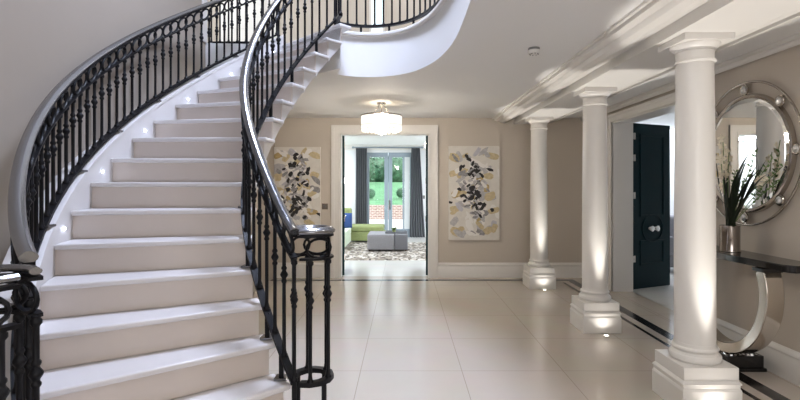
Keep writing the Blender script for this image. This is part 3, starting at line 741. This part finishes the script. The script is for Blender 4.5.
# ------------------------------------------------------------------ mirror
mc = Vector((WALLX, 2.735 * H, 1.185 * H)); MR = 0.408 * H; IR = 0.334 * H
mr = thing('round_mirror', 'large round chrome wall mirror with crystal studs between two rims', 'mirror', mc)
def ringpts(R, dx, n=72): return [(mc.x + dx, mc.y + R * math.cos(2 * pi * k / n), mc.z + R * math.sin(2 * pi * k / n)) for k in range(n)]
MB().tube(ringpts(MR, -.035), .0105, 10, closed=True).build('outer_rim', M['nickel'], mr, smooth=60)
rim = MB(); prof = [(IR - .030, -.030), (IR - .022, -.042), (IR - .006, -.050), (IR + .008, -.042), (IR + .012, -.02), (IR + .012, -.004), (IR - .030, -.004)]
n = 72; vs = [(mc.x + dx, mc.y + r_ * math.cos(2 * pi * k / n), mc.z + r_ * math.sin(2 * pi * k / n)) for k in range(n) for r_, dx in prof]; m = len(prof)
rim.add(vs, [(i * m + k, ((i + 1) % n) * m + k, ((i + 1) % n) * m + (k + 1) % m, i * m + (k + 1) % m) for i in range(n) for k in range(m)])
rim.build('inner_rim', M['nickel'], mr, smooth=40)
MB().lathe([(IR - .028, -.028), (IR - .030, -.034), (IR - .060, -.037), (0, -.037)], mc, 72, axis='x', caps=False).build('mirror_glass', M['mirror'], mr, smooth=4)
for k in range(8):
    a = pi / 4 * k; sy, sz = mc.y + 0.366 * H * math.cos(a), mc.z + 0.366 * H * math.sin(a)
    e = thing_part = MB()
    e.lathe([(.046, -.030), (.048, -.044), (.040, -.052), (.030, -.050)], (mc.x, sy, sz), 24, axis='x')
    for rr_ in (IR + .005, MR): pass
    e.tube([(mc.x - .035, mc.y + (IR + .006) * math.cos(a), mc.z + (IR + .006) * math.sin(a)), (mc.x - .035, mc.y + MR * math.cos(a), mc.z + MR * math.sin(a))], .008, 8)
    so_ = e.build('stud', M['nickel'], mr, smooth=40)
    c = MB(); vs = []
    c.lathe([(.034, -.051), (.028, -.060), (.016, -.066), (0, -.068)], (mc.x, sy, sz), 8, axis='x')
    tag(c.build('crystal', M['crystal'], so_, smooth=0), 'faceted cut crystal')

# ------------------------------------------------------------------ console table
TX = 1.785 * H; Y0, Y1 = 2.235 * H, 3.105 * H; zt_, zb_ = H - 0.372 * H, H - 0.408 * H
yc = (Y0 + Y1) / 2
tb = thing('console_table', 'black topped console table with a round chrome ring leg under the mirror', 'console table', (1.87 * H, yc, 0))
# bow-fronted top
tp = [(WALLX - .03, Y0 - .06), (TX + .06, Y0 - .045), (TX, Y0 + .02)] + [(TX - .03 * math.sin(pi * k / 8), Y0 + (Y1 - Y0) * k / 8) for k in range(1, 8)] + [(TX, Y1 - .02), (TX + .06, Y1 + .045), (WALLX - .03, Y1 + .06)]
MB().prism(tp, zb_, zt_).build('table_top', M['blackglass'], tb, bevel=.006)
RR = 0.37 * H; ry = 2.67 * H; zs = 0.083 * H; rz = zs + RR - .002
rx0, rx1 = 1.757 * H, 1.845 * H
ring = MB(); n = 72; vs = []
aend = math.asin((zb_ - .004 - rz) / RR)
prof = [(RR, rx0), (RR, rx1), (RR - .085, rx1), (RR - .085, rx0)]
for k in range(n + 1):
    a = aend - (pi + 2 * aend) * k / n
    for r_, x in prof:
        zz = rz + r_ * math.sin(a)
        vs.append((x, ry + r_ * math.cos(a), min(zz, zb_ - .0035) if k in (0, n) else zz))
m = 4
ring.add(vs, [(i * m + k, (i + 1) * m + k, (i + 1) * m + (k + 1) % m, i * m + (k + 1) % m) for i in range(n) for k in range(m)] + [(0, 1, 2, 3), (n * m + 3, n * m + 2, n * m + 1, n * m)])
tag(ring.build('ring_leg', M['ringmetal'], tb, smooth=40, bevel=.006), 'polished metal open ring leg')
for sg in (-1, 1):
    yy = ry + sg * (RR - .05) * math.cos(aend)
    MB().box(rx0 - .005, rx1 + .005, yy - .06, yy + .06, zb_ - .025, zb_ + .001).build('top_bracket', M['blackglass'], tb, smooth=0)
bs = MB().box(1.735 * H, 1.95 * H, 2.55 * H, 2.80 * H, 0.0005, .03); bs.box(1.745 * H, 1.94 * H, 2.56 * H, 2.79 * H, .03, zs)
bs.build('base', M['blackglass'], tb, smooth=0, bevel=.004)
rs = random.Random(3)
for k in range(16):
    px, py = (1.752 + .0113 * k + rs.uniform(-.002, .002)) * H, (2.578 + .03 * (k % 2)) * H
    q = rs.uniform(.4, 1.1); ca, sa = math.cos(q) * .014, math.sin(q) * .014
    MB().prism([(px + ca, py + sa), (px - sa, py + ca), (px - ca, py - sa), (px + sa, py - ca)], zs + .0005, zs + .007).build('mosaic_tile', M['chrome'], tb, smooth=0)

# vase and flowers
vx, vy = 1.855 * H, 2.705 * H; vr = .052 * H; vh = zt_ + 26 / 475 * vy
M['vase'] = mat('smoked_chrome', (0.42, 0.38, 0.35), 0.10, metal=1.0)
vs_ = thing('vase', 'chrome cylinder vase of flowers on the console table', 'vase', (vx, vy, zt_))
MB().lathe([(vr * .96, zt_ + .0005), (vr, zt_ + .004), (vr * .97, zt_ + .06), (vr * .97, vh - .01), (vr, vh), (vr * .93, vh), (vr * .90, vh - .02), (vr * .88, zt_ + .03), (0, zt_ + .03)], (vx, vy, 0), 36).build('body', M['vase'], vs_, smooth=40)
MB().lathe([(vr * 1.02, zt_ + .001), (vr * 1.04, zt_ + .006), (vr * 1.02, zt_ + .012)], (vx, vy, 0), 36, caps=False).build('foot_ring', M['nickel'], vs_)
fa = thing('flower_arrangement', 'cream orchids with dark strap leaves standing in the chrome vase', 'flowers', (vx, vy, vh))
def strap(base, tip, bow, w):
    b = MB(); base, tip = Vector(base), Vector(tip); mid = (base + tip) / 2 + Vector(bow)
    vs = []; n = 14
    for i in range(n + 1):
        t = i / n; p = base * (1 - t) ** 2 + mid * 2 * t * (1 - t) + tip * t * t
        d = ((mid - base) * (1 - t) + (tip - mid) * t).normalized()
        s = d.cross(Vector((0, 0, 1))); s = s.normalized() if s.length > 1e-4 else Vector((0, 1, 0))
        q = w * (0.35 + 0.65 * math.sin(pi * min(1, t * .8 + .15))) * .85 * (1 - t ** 7) + .0008
        up = s.cross(d)
        vs += [p - s * q, p - up * q * .28, p + s * q, p + up * .10 * q]
    m = 4
    b.add(vs, [(i * m + k, (i + 1) * m + k, (i + 1) * m + (k + 1) % m, i * m + (k + 1) % m) for i in range(n) for k in range(m)] + [(0, 1, 2, 3), (n * m + 3, n * m + 2, n * m + 1, n * m)])
    b.build('leaf', M['strap'], fa, smooth=60)
rf = random.Random(7)
def proj(px, py, X): # a point on the plane x = X seen at a pixel of the photo, used to size the bouquet
    D = X * 475 / (px - 404); return Vector((X, D, H + (186 - py) / 475 * D))
bp = Vector((vx, vy, vh - .03))
for px, py, X, bw, w in ((748, 158, 1.82, (-.02, .02, .10), .013), (757, 165, 1.86, (.0, .0, .12), .015), (766, 160, 1.84, (0, -.05, .10), .014), (738, 170, 1.80, (0, .03, .06), .012), (729, 158, 1.88, (0, .03, .02), .012), (724, 168, 1.78, (0, .03, .02), .013), (760, 185, 1.80, (0, -.03, .14), .014), (752, 196, 1.76, (0, -.02, .14), .012), (716, 160, 1.80, (0, .05, .04), .012), (741, 181, 1.72, (-.02, 0, .06), .014), (733, 187, 1.70, (-.02, 0, .05), .014), (726, 191, 1.74, (0, 0, .05), .014), (752, 150, 1.80, (-.03, .06, .16), .014), (762, 168, 1.80, (-.02, 0, .16), .014), (745, 163, 1.76, (-.02, .05, .12), .013), (768, 174, 1.82, (-.02, -.05, .18), .013), (735, 176, 1.74, (-.02, .02, .08), .013)):
    j = Vector((rf.uniform(-.03, .03), rf.uniform(-.03, .03), 0))
    strap(bp + j, proj(px, py, X * H), bw, w)
# orchid stems with blossoms
def blossom(mb, c, s, rnd):
    d = Vector((rnd.uniform(-1, -.2), rnd.uniform(-1, .3), rnd.uniform(-.3, .6))).normalized()
    u = d.orthogonal().normalized(); v = d.cross(u)
    for k in range(5):
        a = 2 * pi * k / 5 + rnd.uniform(-.2, .2); e = u * math.cos(a) + v * math.sin(a); f = d.cross(e)
        p0 = c; p1 = c + e * s * .55 + f * s * .36 + d * s * .12; p2 = c + e * s + d * s * .05; p3 = c + e * s * .55 - f * s * .36 + d * s * .12; p4 = c + e * s * .5 - d * s * .06
        mb.add([p0, p1, p2, p3, p4], [(0, 1, 4), (1, 2, 4), (2, 3, 4), (3, 0, 4), (0, 3, 2, 1)])
for (px, py, X) in ((723, 140, 1.80), (729, 152, 1.84), (721, 158, 1.75), (764, 178, 1.86)):
    tip = proj(px, py, X * H); mid = (bp + tip) / 2 + Vector((-.01, .02, .06)); path = [bp * (1 - t) ** 2 + mid * 2 * t * (1 - t) + tip * t * t for t in [k / 12 for k in range(13)]]
    MB().tube(path, .0035, 6).build('flower_stem', M['sprig'], fa)
    for k in range(6 if px < 750 else 3):
        q = path[12 - k] + Vector((rf.uniform(-.03, .03), rf.uniform(-.03, .03), rf.uniform(-.02, .02)))
        mb_ = MB(); blossom(mb_, q, rf.uniform(.036, .054), rf); mb_.build('blossom', M['petal'], fa, smooth=0)
# leafy sprigs
for (px, py, X) in ((773, 158, 1.86), (757, 152, 1.90), (783, 166, 1.88), (745, 180, 1.84), (778, 182, 1.88), (735, 172, 1.9)):
    tip = proj(px, py, X * H); mid = (bp + tip) / 2 + Vector((0, 0, .06)); path = [bp * (1 - t) ** 2 + mid * 2 * t * (1 - t) + tip * t * t for t in [k / 14 for k in range(15)]]
    b = MB().tube(path, .003, 5)
    for k in range(7, 15):
        for sgn in (-1, 1):
            c = path[k]; a = rf.uniform(0, 6.28); e = Vector((.35 * math.cos(a), math.sin(a) * .9 * sgn, .5)).normalized(); f = e.cross(Vector((1, 0, 0))).normalized(); s = rf.uniform(.03, .048); g = e.cross(f)
            b.add([c, c + e * s * .5 + f * s * .26, c + e * s, c + e * s * .5 - f * s * .26, c + e * s * .5 + g * .006], [(0, 1, 4), (1, 2, 4), (2, 3, 4), (3, 0, 4), (0, 3, 2, 1)])
    b.build('sprig', M['sprig'], fa, smooth=0)

# ------------------------------------------------------------------ living room beyond the back doorway
LY0, LY1 = BACK + 0.12, 9.3 * H
LX0, LX1 = -3.2, 3.0; LC = 1.80 * H
struct('floor_living', MB().box(LX0, LX1, LY0, LY1 + .15, -0.2, 0.0), M['floor2'], 'pale polished tile floor of the living room', 'floor', loc=(0.313 * H, LY0 + .4, 0))
struct('ceiling_living', MB().box(LX0, LX1, LY0, LY1 + .15, LC, LC + .2), M['ceiling'], 'white living room ceiling', 'ceiling', smooth=0)
def fx(px): return (px - 404) / 475 * LY1
def fz(py): return H + (186 - py) / 475 * LY1
WX0, WX1, WZ = fx(366.5), fx(411.5), fz(152.5)
wall('wall_living_far', [(LX0, WX0, LY1, LY1 + .15, 0, LC), (WX1, LX1, LY1, LY1 + .15, 0, LC), (WX0, WX1, LY1, LY1 + .15, WZ, LC)], M['roomwhite'], 'white living room wall with the French doors')
wall('wall_living_left', [(LX0 - .15, LX0, LY0, LY1 + .15, 0, LC)], M['roomwhite'], 'white left wall of the living room')
wall('wall_living_right', [(LX1, LX1 + .15, LY0, LY1 + .15, 0, LC)], M['roomwhite'], 'white right wall of the living room')
wall('wall_living_near', [(LX0, -22 * U, LY0 - .12, LY0, 0, LC)], M['roomwhite'], 'white near wall of the living room')
cv = MB()
for t_, q in ((0, .05), (.05, .10), (.10, .16)): cv.box(LX0, LX1, LY1 - .16 + t_ * 1.0, LY1 - .0005, LC - q, LC - q + .055)
struct('trim_9', cv, M['gloss_white'], 'stepped white cornice above the curtain pole', 'cornice', smooth=0)
# French doors
gl = MB(); fd = MB()
def pane(x0, x1, z0, z1): gl.box(x0, x1, LY1 + .055, LY1 + .065, z0, z1)
def fr_(x0, x1, z0, z1): fd.box(x0, x1, LY1 + .02, LY1 + .10, z0, z1)
g1, g2, g3, g4, gt, gb = fx(369.2), fx(384.3), fx(392.2), fx(402.5), fz(157), fz(229)
fr_(WX0, g1, 0, WZ); fr_(g2, fx(388), 0, WZ); fr_(fx(388.4), g3, 0, WZ); fr_(g4, fx(404.3), 0, WZ); fr_(fx(410), WX1, 0, WZ)
for a, c in ((g1, g2), (g3, g4), (fx(404.3), fx(410))):
    fr_(a, c, gt, WZ); fr_(a, c, 0.0, gb); pane(a, c, gb, gt)
w1 = struct('window_1', gl, M['glass'], 'glazed French doors to the garden seen through the living room', 'window', smooth=0)
fd.build('window_frame', M['frame'], w1, smooth=0)
MB().box(fx(404.5), fx(409.8), LY1 + .030, LY1 + .045, gb, gt).build('blind', M['paleblind'], w1, smooth=0)
hb = MB().box(fx(389.3), fx(390.3), LY1 - .01, LY1 + .02, .85, 1.15); hb.build('door_handle', M['chrome'], w1, smooth=0)
# curtains, pole
def curtain(xa, xb, xa2, xb2, label, seed):
    b = MB(); vs = []; n = 60; rows = 14; z0, z1 = .012, fz(148.5)
    for j in range(rows + 1):
        t = j / rows; z = z1 + (z0 - z1) * t; l = xa + (xa2 - xa) * t; r_ = xb + (xb2 - xb) * t
        for side in (0, 1):
            for i in range(n + 1):
                u = i / n; x = l + (r_ - l) * u; y = LY1 - .13 + .045 * math.sin(u * 2 * pi * 6 + .3 * math.sin(t * 3)) + (.006 if side else 0)
                vs.append((x, y, z))
    W = 2 * (n + 1); fs = []
    for j in range(rows):
        for i in range(n):
            fs.append((j * W + i, j * W + i + 1, (j + 1) * W + i + 1, (j + 1) * W + i)); q = n + 1
            fs.append((j * W + q + i, (j + 1) * W + q + i, (j + 1) * W + q + i + 1, j * W + q + i + 1))
        fs.append((j * W, (j + 1) * W, (j + 1) * W + n + 1, j * W + n + 1)); fs.append((j * W + n, j * W + 2 * n + 1, (j + 1) * W + 2 * n + 1, (j + 1) * W + n))
    for i in range(n):
        fs.append((i, n + 1 + i, n + 2 + i, i + 1)); o = rows * W; fs.append((o + i, o + i + 1, o + n + 2 + i, o + n + 1 + i))
    b.add(vs, fs)
    return tag(b.build('curtain', M['curtain'], loc=((xa + xb) / 2, LY1 - .13, 0), smooth=60), label, 'curtain', 'slate curtains', 'thing')
curtain(fx(356.3), fx(367.3), fx(355.8), fx(367.8), 'slate grey curtain hanging left of the French doors', 1)
curtain(fx(411.3), fx(419.8), fx(409.5), fx(425), 'slate grey curtain hanging right of the French doors', 2)
cp = thing('curtain_pole', 'thin curtain pole above the French doors', 'curtain pole', (fx(389), LY1 - .13, fz(148)))
MB().tube([(fx(353.5), LY1 - .13, fz(147.8)), (fx(422), LY1 - .13, fz(147.8))], .018, 10).build('pole', M['frame'], cp)
for px in (353.5, 422): MB().lathe([(0, -.04), (.03, -.02), (.036, 0), (.03, .02), (0, .04)], (fx(px), LY1 - .13, fz(147.8)), 12, axis='x').build('finial', M['frame'], cp)
for px in (357.5, 389, 418.5): MB().box(fx(px) - .012, fx(px) + .012, LY1 - .13, LY1 - .001, fz(147.8) - .012, fz(147.8) + .012).build('bracket', M['frame'], cp, smooth=0)
tag(MB().box(fx(422.2), fx(425), LY1 - .014, LY1 - .001, fz(198.8), fz(195.4)).build('light_switch', M['plasticgrey'], loc=(fx(423.5), LY1, fz(197)), smooth=0, bevel=.004), 'small dark switch plate on the white wall right of the curtain', 'light switch', None, 'thing')
# rug
ry0, ry1 = 6.38 * H, 8.35 * H
rgm = MB(); rr2 = random.Random(4)
nx, ny = 60, 40; X0, X1 = -1.55, 1.25; vs = []
for j in range(ny + 1):
    for i in range(nx + 1):
        e = min(i, nx - i, j, ny - j)
        vs.append((X0 + (X1 - X0) * i / nx, ry0 + (ry1 - ry0) * j / ny, .002 if e == 0 else .018 + rr2.uniform(0, .010)))
rgm.add(vs, [(j * (nx + 1) + i, j * (nx + 1) + i + 1, (j + 1) * (nx + 1) + i + 1, (j + 1) * (nx + 1) + i) for j in range(ny) for i in range(nx)])
tag(rgm.build('rug', M['rug'], loc=((X0 + X1) / 2, (ry0 + ry1) / 2, 0), smooth=0), 'shaggy pebble patterned beige and brown rug in the living room', 'rug', None, 'thing')
RZ = .029
# ottoman
oy = 7.14 * H; ox0, ox1, oxm = -.0775 * oy, .0078 * oy, -.020 * oy; oh = .40; od = .85
ot = thing('ottoman', 'grey upholstered box ottoman on the rug', 'ottoman', ((ox0 + ox1) / 2, oy + od / 2, RZ))
MB().box(ox0, oxm - .004, oy, oy + od, RZ + .03, RZ + oh).build('body', M['greysofa'], ot, bevel=.025, bseg=3)
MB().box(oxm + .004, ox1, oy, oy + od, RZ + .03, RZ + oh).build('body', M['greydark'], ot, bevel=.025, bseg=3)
for x in (ox0 + .05, ox1 - .05):
    for y in (oy + .05, oy + od - .05): MB().box(x - .02, x + .02, y - .02, y + .02, RZ, RZ + .032).build('foot', M['wood'], ot, smooth=0)
tr = thing('tray', 'slate grey tray lying on the ottoman', 'tray', ((oxm + .02), oy + .35, RZ + oh))
tmb = MB(); tx0, tx1, ty0, ty1, tz = ox0 + .42, ox1 - .02, oy + .18, oy + .62, RZ + oh
tmb.box(tx0, tx1, ty0, ty1, tz + .001, tz + .012)
tmb.build('base', M['curtain'], tr, smooth=0)
tw = MB()
for q in ((tx0, tx0 + .015, ty0, ty1), (tx1 - .015, tx1, ty0, ty1), (tx0 + .015, tx1 - .015, ty0, ty0 + .015), (tx0 + .015, tx1 - .015, ty1 - .015, ty1)): tw.box(*q, tz + .012, tz + .035)
tw.build('rim', M['curtain'], tr, smooth=0)
pp = thing('potted_plant', 'small green potted plant standing on the grey tray', 'plant', (oxm - .02, oy + .40, tz + .012))
px_, py_ = oxm - .02, oy + .40
MB().lathe([(.035, tz + .0125), (.05, tz + .07), (.046, tz + .072), (.0, tz + .06)], (px_, py_, 0), 16).build('pot', M['green'], pp)
pb = MB(); rp = random.Random(9)
for k in range(26):
    a = rp.uniform(0, 6.28); e = Vector((math.cos(a) * .7, math.sin(a) * .7, rp.uniform(.5, 1.2))).normalized(); f = e.cross(Vector((0, 0, 1))).normalized(); s = rp.uniform(.08, .13); c = Vector((px_, py_, tz + .055)); g = e.cross(f)
    pb.add([c, c + e * s * .6 + f * .018, c + e * s, c + e * s * .6 - f * .018, c + e * s * .6 + g * .006], [(0, 1, 4), (1, 2, 4), (2, 3, 4), (3, 0, 4), (0, 3, 2, 1)])
pb.build('leaves', M['sprig'], pp, smooth=0)
# sofa
sf = thing('sofa', 'pale mint corner sofa with an olive green chaise and back', 'sofa', (-1.6, 7.9 * H, RZ))
sx1 = -.918 * H; scx = -.36 * H
sy0, sy1, sy2 = 7.25 * H, 8.30 * H, 8.85 * H
for k in range(2):
    a, c = sy0 + (sy1 - sy0) * k / 2, sy0 + (sy1 - sy0) * (k + 1) / 2
    MB().box(-2.0, sx1, a + .004, c - .004, .28, .44).build('seat_cushion', M['palegreen'], sf, bevel=.03, bseg=3)
MB().box(-2.3, sx1 - .01, sy0, sy1 - .003, .06, .278).build('seat_base', M['palegreen'], sf, bevel=.012)
MB().box(-2.3, scx + .03, sy1, sy2, .06, .30).build('chaise_base', M['green'], sf, bevel=.02)
MB().box(-1.1 * H, scx, sy1 + .002, sy2, .302, .47).build('chaise_cushion', M['green'], sf, bevel=.05, bseg=3)
MB().box(-2.3, -2.02, sy0, sy2, .28, .80).build('backrest', M['green'], sf, bevel=.05, bseg=3)
MB().box(-2.02, -.965 * H, sy2 - .30, sy2 - .02, .48, .94).build('back_cushion', M['green'], sf, bevel=.06, bseg=3)
for x, y in ((-2.25, sy0 + .06), (sx1 - .08, sy0 + .06), (-2.25, sy2 - .06), (scx - .05, sy2 - .06)): MB().box(x - .025, x + .025, y - .025, y + .025, .0285 if x > -1.6 and y < ry1 else .001, .062).build('foot', M['wood'], sf, smooth=0)
cu = MB(); n = 12; vs = []
cc = Vector((-1.60, 8.13 * H, .645))
for j in range(n + 1):
    for i in range(n + 1):
        u, v = i / n * 2 - 1, j / n * 2 - 1; th_ = .075 * ((1 - u * u) * (1 - v * v)) ** .45
        vs.append((u * .20, -th_ , v * .20)); 
for j in range(n + 1):
    for i in range(n + 1):
        u, v = i / n * 2 - 1, j / n * 2 - 1; th_ = .075 * ((1 - u * u) * (1 - v * v)) ** .45
        vs.append((u * .20, th_, v * .20))
q = (n + 1) ** 2
fs = [(j * (n + 1) + i, j * (n + 1) + i + 1, (j + 1) * (n + 1) + i + 1, (j + 1) * (n + 1) + i) for j in range(n) for i in range(n)]
fs += [tuple(q + k for k in f[::-1]) for f in fs]
cu.add([Vector(v) * 1.0 + cc for v in vs], fs)
co = tag(cu.build('cushion', M['blue'], loc=cc, smooth=70), 'navy blue scatter cushion on the pale corner sofa', 'cushion', None, 'thing'); co.rotation_euler = (math.radians(-8), 0, math.radians(10))

# ------------------------------------------------------------------ garden
struct('ground_patio', MB().box(-14, 14, LY1 + .15, 22.7, -.3, -.02), M['patio'], 'pale stone patio outside the French doors', 'patio', smooth=0)
tag(MB().box(-14, 14, 22.7, 22.95, -.02, .665).build('garden_wall', M['brick'], loc=(0, 22.7, 0), smooth=0), 'low red brick retaining wall beyond the patio', 'garden wall', None, 'structure')
lw = MB().add([(-30, 22.95, .62), (30, 22.95, .62), (40, 40, 1.9), (-40, 40, 1.9), (-40, 60, 2.0), (40, 60, 2.0)], [(0, 1, 2, 3), (3, 2, 5, 4)])
struct('ground_lawn', lw, M['lawn'], 'bright green lawn sloping up behind the brick wall', 'lawn', smooth=0)
def ball(name, c, r, label, cat, m, grp, leafn, seed, sx=1, sz=1):
    rn = random.Random(seed); b = MB()
    k = 10
    prof = [(r * .86 * math.sin(pi * i / k), -r * .86 * math.cos(pi * i / k)) for i in range(k + 1)]
    b.lathe(prof, (0, 0, 0), 18)
    for _ in range(leafn):
        v = Vector((rn.gauss(0, 1), rn.gauss(0, 1), rn.gauss(0, 1))).normalized(); p = v * r * rn.uniform(.82, 1.03); e = Vector((rn.gauss(0, 1), rn.gauss(0, 1), rn.gauss(0, 1))).normalized(); f = e.cross(v).normalized() if e.cross(v).length > .01 else e.orthogonal(); s = r * rn.uniform(.10, .18)
        b.add([p, p + e * s * .5 + f * s * .35, p + e * s, p + e * s * .5 - f * s * .35], [(0, 1, 2, 3)])
    b.v = [(c[0] + v[0] * sx, c[1] + v[1], c[2] + v[2] * sz) for v in b.v]
    o = b.build(name, m, loc=(c[0], c[1], c[2] - r * sz), smooth=60)
    return tag(o, label, cat, grp, 'thing')
def gpt(px, py, D): return ((px - 404) / 475 * D, D, H + (186 - py) / 475 * D)
ball('topiary_ball', gpt(370.5, 193.5, 26), .30, 'clipped round topiary bush on the lawn behind the left French door', 'topiary', M['leaf'], 'round topiary bushes', 260, 1)
ball('topiary_ball', gpt(401, 193, 26), .30, 'clipped round topiary bush on the lawn behind the right French door', 'topiary', M['leaf'], 'round topiary bushes', 260, 2)
for k, (px, py, r, sx, lb) in enumerate(((352, 168, 1.7, 1.2, 'tall leafy garden shrub at the left end of the hedge'), (373, 171, 1.35, 1.35, 'broad leafy garden shrub seen through the left French door'), (388, 172, 1.3, 1.0, 'leafy garden shrub behind the meeting stiles of the French doors'), (400, 171, 1.5, 1.1, 'taller leafy garden shrub seen through the right French door'), (420, 170, 1.6, 1.2, 'leafy garden shrub at the right end of the hedge'))):
    ball('garden_shrub', gpt(px, py, 38 + (k * 2 % 5) * 3.2), r * (1 + (k * 2 % 5) * 3.2 / 38), lb, 'shrub', M['leaf'], 'shrubs beyond the lawn', 420, 20 + k, sx=sx)

# ------------------------------------------------------------------ room beyond the right doorway
SX0 = WALLX + .27
struct('floor_study', MB().box(WALLX + .27, 6.6, 3.2, BACK + 2.2, -.2, 0), M['floor2'], 'pale floor of the room beyond the right doorway', 'floor', loc=(4, 5, 0))
struct('floor_threshold', MB().box(WALLX + .001, WALLX + .27, RY0, RY1, -.19, .0015), M['floor'], 'tiled threshold of the right doorway', 'floor', loc=(WALLX, RY0, 0))
wall('wall_study', [(6.6, 6.75, 3.2, BACK + 2.2, 0, LC), (SX0, 6.6, BACK + 2.2, BACK + 2.35, 0, LC), (SX0, 6.6, 3.05, 3.2, 0, LC), (SX0 - .15, SX0, BACK + .12, BACK + 2.2, 0, LC)], M['roomwhite'], 'pale walls of the room beyond the right doorway')
struct('ceiling_study', MB().box(SX0 - .15, 6.75, 3.05, BACK + 2.35, LC, LC + .2), M['ceiling'], 'white ceiling of the room beyond the right doorway', 'ceiling', smooth=0)
gs = thing('armchair', 'grey upholstered armchair behind the teal door', 'armchair', (5.5, 9.0, 0))
ay = 8.6
MB().box(4.75, 5.75, ay, ay + .9, .10, .30).build('seat_base', M['greysofa'], gs, bevel=.02)
MB().box(4.90, 5.60, ay - .02, ay + .7, .302, .48).build('seat_cushion', M['greysofa'], gs, bevel=.05, bseg=3)
MB().box(4.90, 5.60, ay + .62, ay + .9, .482, 1.0).build('backrest', M['greysofa'], gs, bevel=.06, bseg=3)
for x in (4.75, 5.602): MB().box(x, x + .148, ay - .01, ay + .9, .302, .66).build('armrest', M['greysofa'], gs, bevel=.04, bseg=3)
for x in (4.82, 5.68):
    for y in (ay + .07, ay + .83): MB().box(x - .025, x + .025, y - .025, y + .025, .0005, .102).build('leg', M['wood'], gs, smooth=0)

# ------------------------------------------------------------------ lights
def area(name, loc, size, energy, col, rot=(0, 0, 0), sy=None):
    l = bpy.data.lights.new(name, 'AREA'); l.energy = energy; l.color = col; l.shape = 'RECTANGLE'; l.size = size; l.size_y = sy or size
    o = bpy.data.objects.new(name, l); o.location = loc; o.rotation_euler = rot; COL.objects.link(o); return o
def point(name, loc, energy, col, r=.08):
    l = bpy.data.lights.new(name, 'POINT'); l.energy = energy; l.color = col; l.shadow_soft_size = r
    o = bpy.data.objects.new(name, l); o.location = loc; COL.objects.link(o); return o
area('skylight', (-.25, 3.55, UPPER - .03), .8, 128, (0.66, 0.75, 1.0), sy=.8).data.spread = math.radians(125)
area('gallery_fill', (0.2, 40 * U, UPPER - .03), 2.0, 26, (1.0, 0.97, 0.94), sy=.8)  # added fill for the upper walls, no such fitting built
area('landing_window_light', (-21 * U, 38 * U, LAND + 1.6), 1.4, 40, (0.9, 0.95, 1.0), rot=(0, -pi / 2, 0), sy=1.6)
point('chandelier_bulb', (cx_, cy_, (zt + zb) / 2 - .01), 115, (1.0, 0.90, 0.77), .10)
point('chandelier_glow', (cx_, cy_, zt + .06), 3, (1.0, 0.86, 0.66), .05)
for k, (x, y) in enumerate(((1.0, -1.2), (1.0, .9), (2.6, -1.2), (2.6, .9), (1.0, 2.5), (2.6, 2.5))):
    area('hall_fill', (x, y, CEIL - .01), .3, 8, (1.0, 0.96, 0.92))  # out-of-view fill added under the hall ceiling, without any fittings
area('front_fill', (1.2, FRONT + .02, 1.6), 2.6, 60, (0.96, 0.97, 1.0), rot=(pi / 2, 0, 0), sy=2.0)  # fill added behind the viewer; the front wall has no window
area('living_fill', (-.3, 8.6, LC - .02), 3.0, 22, (0.86, 0.93, 1.0), sy=.5)  # unseen panel added to brighten the living room near the doorway
for x_ in (-2.7, 2.3): area('living_side_fill', (x_, 11.6, LC - .02), 0.7, 140, (0.86, 0.94, 1.0), sy=4.5)  # further unseen panels added to brighten the living room from both sides
area('study_fill', (5.4, 9.5, LC - .02), 1.4, 70, (0.84, 0.91, 1.0), sy=2.0)  # unseen panel added to brighten the study, kept behind the teal leaf
sun = bpy.data.lights.new('sun', 'SUN'); sun.energy = 4.5; sun.angle = .02; so2 = bpy.data.objects.new('sun', sun); so2.rotation_euler = (math.radians(42), math.radians(10), math.radians(20)); COL.objects.link(so2)
w = bpy.data.worlds.new('sky'); sc.world = w; w.use_nodes = True
bg = w.node_tree.nodes['Background']; bg.inputs['Color'].default_value = (0.86, 0.93, 1.0, 1); bg.inputs['Strength'].default_value = 1.6

# ------------------------------------------------------------------ camera, view
cam = bpy.data.cameras.new('camera'); co_ = bpy.data.objects.new('camera', cam); COL.objects.link(co_)
co_.location = (0, 0, H); co_.rotation_euler = (pi / 2, 0, 0)
cam.sensor_width = 36; cam.lens = 36 * 475 / 800; cam.shift_x = -4 / 800; cam.shift_y = -14 / 800; cam.clip_start = .05; cam.clip_end = 300
sc.camera = co_
vs2 = sc.view_settings
sc.display_settings.display_device = 'sRGB'
vs2.view_transform = 'Standard'; vs2.look = 'None'; vs2.gamma = 1; vs2.use_curve_mapping = False; vs2.exposure = 0.2
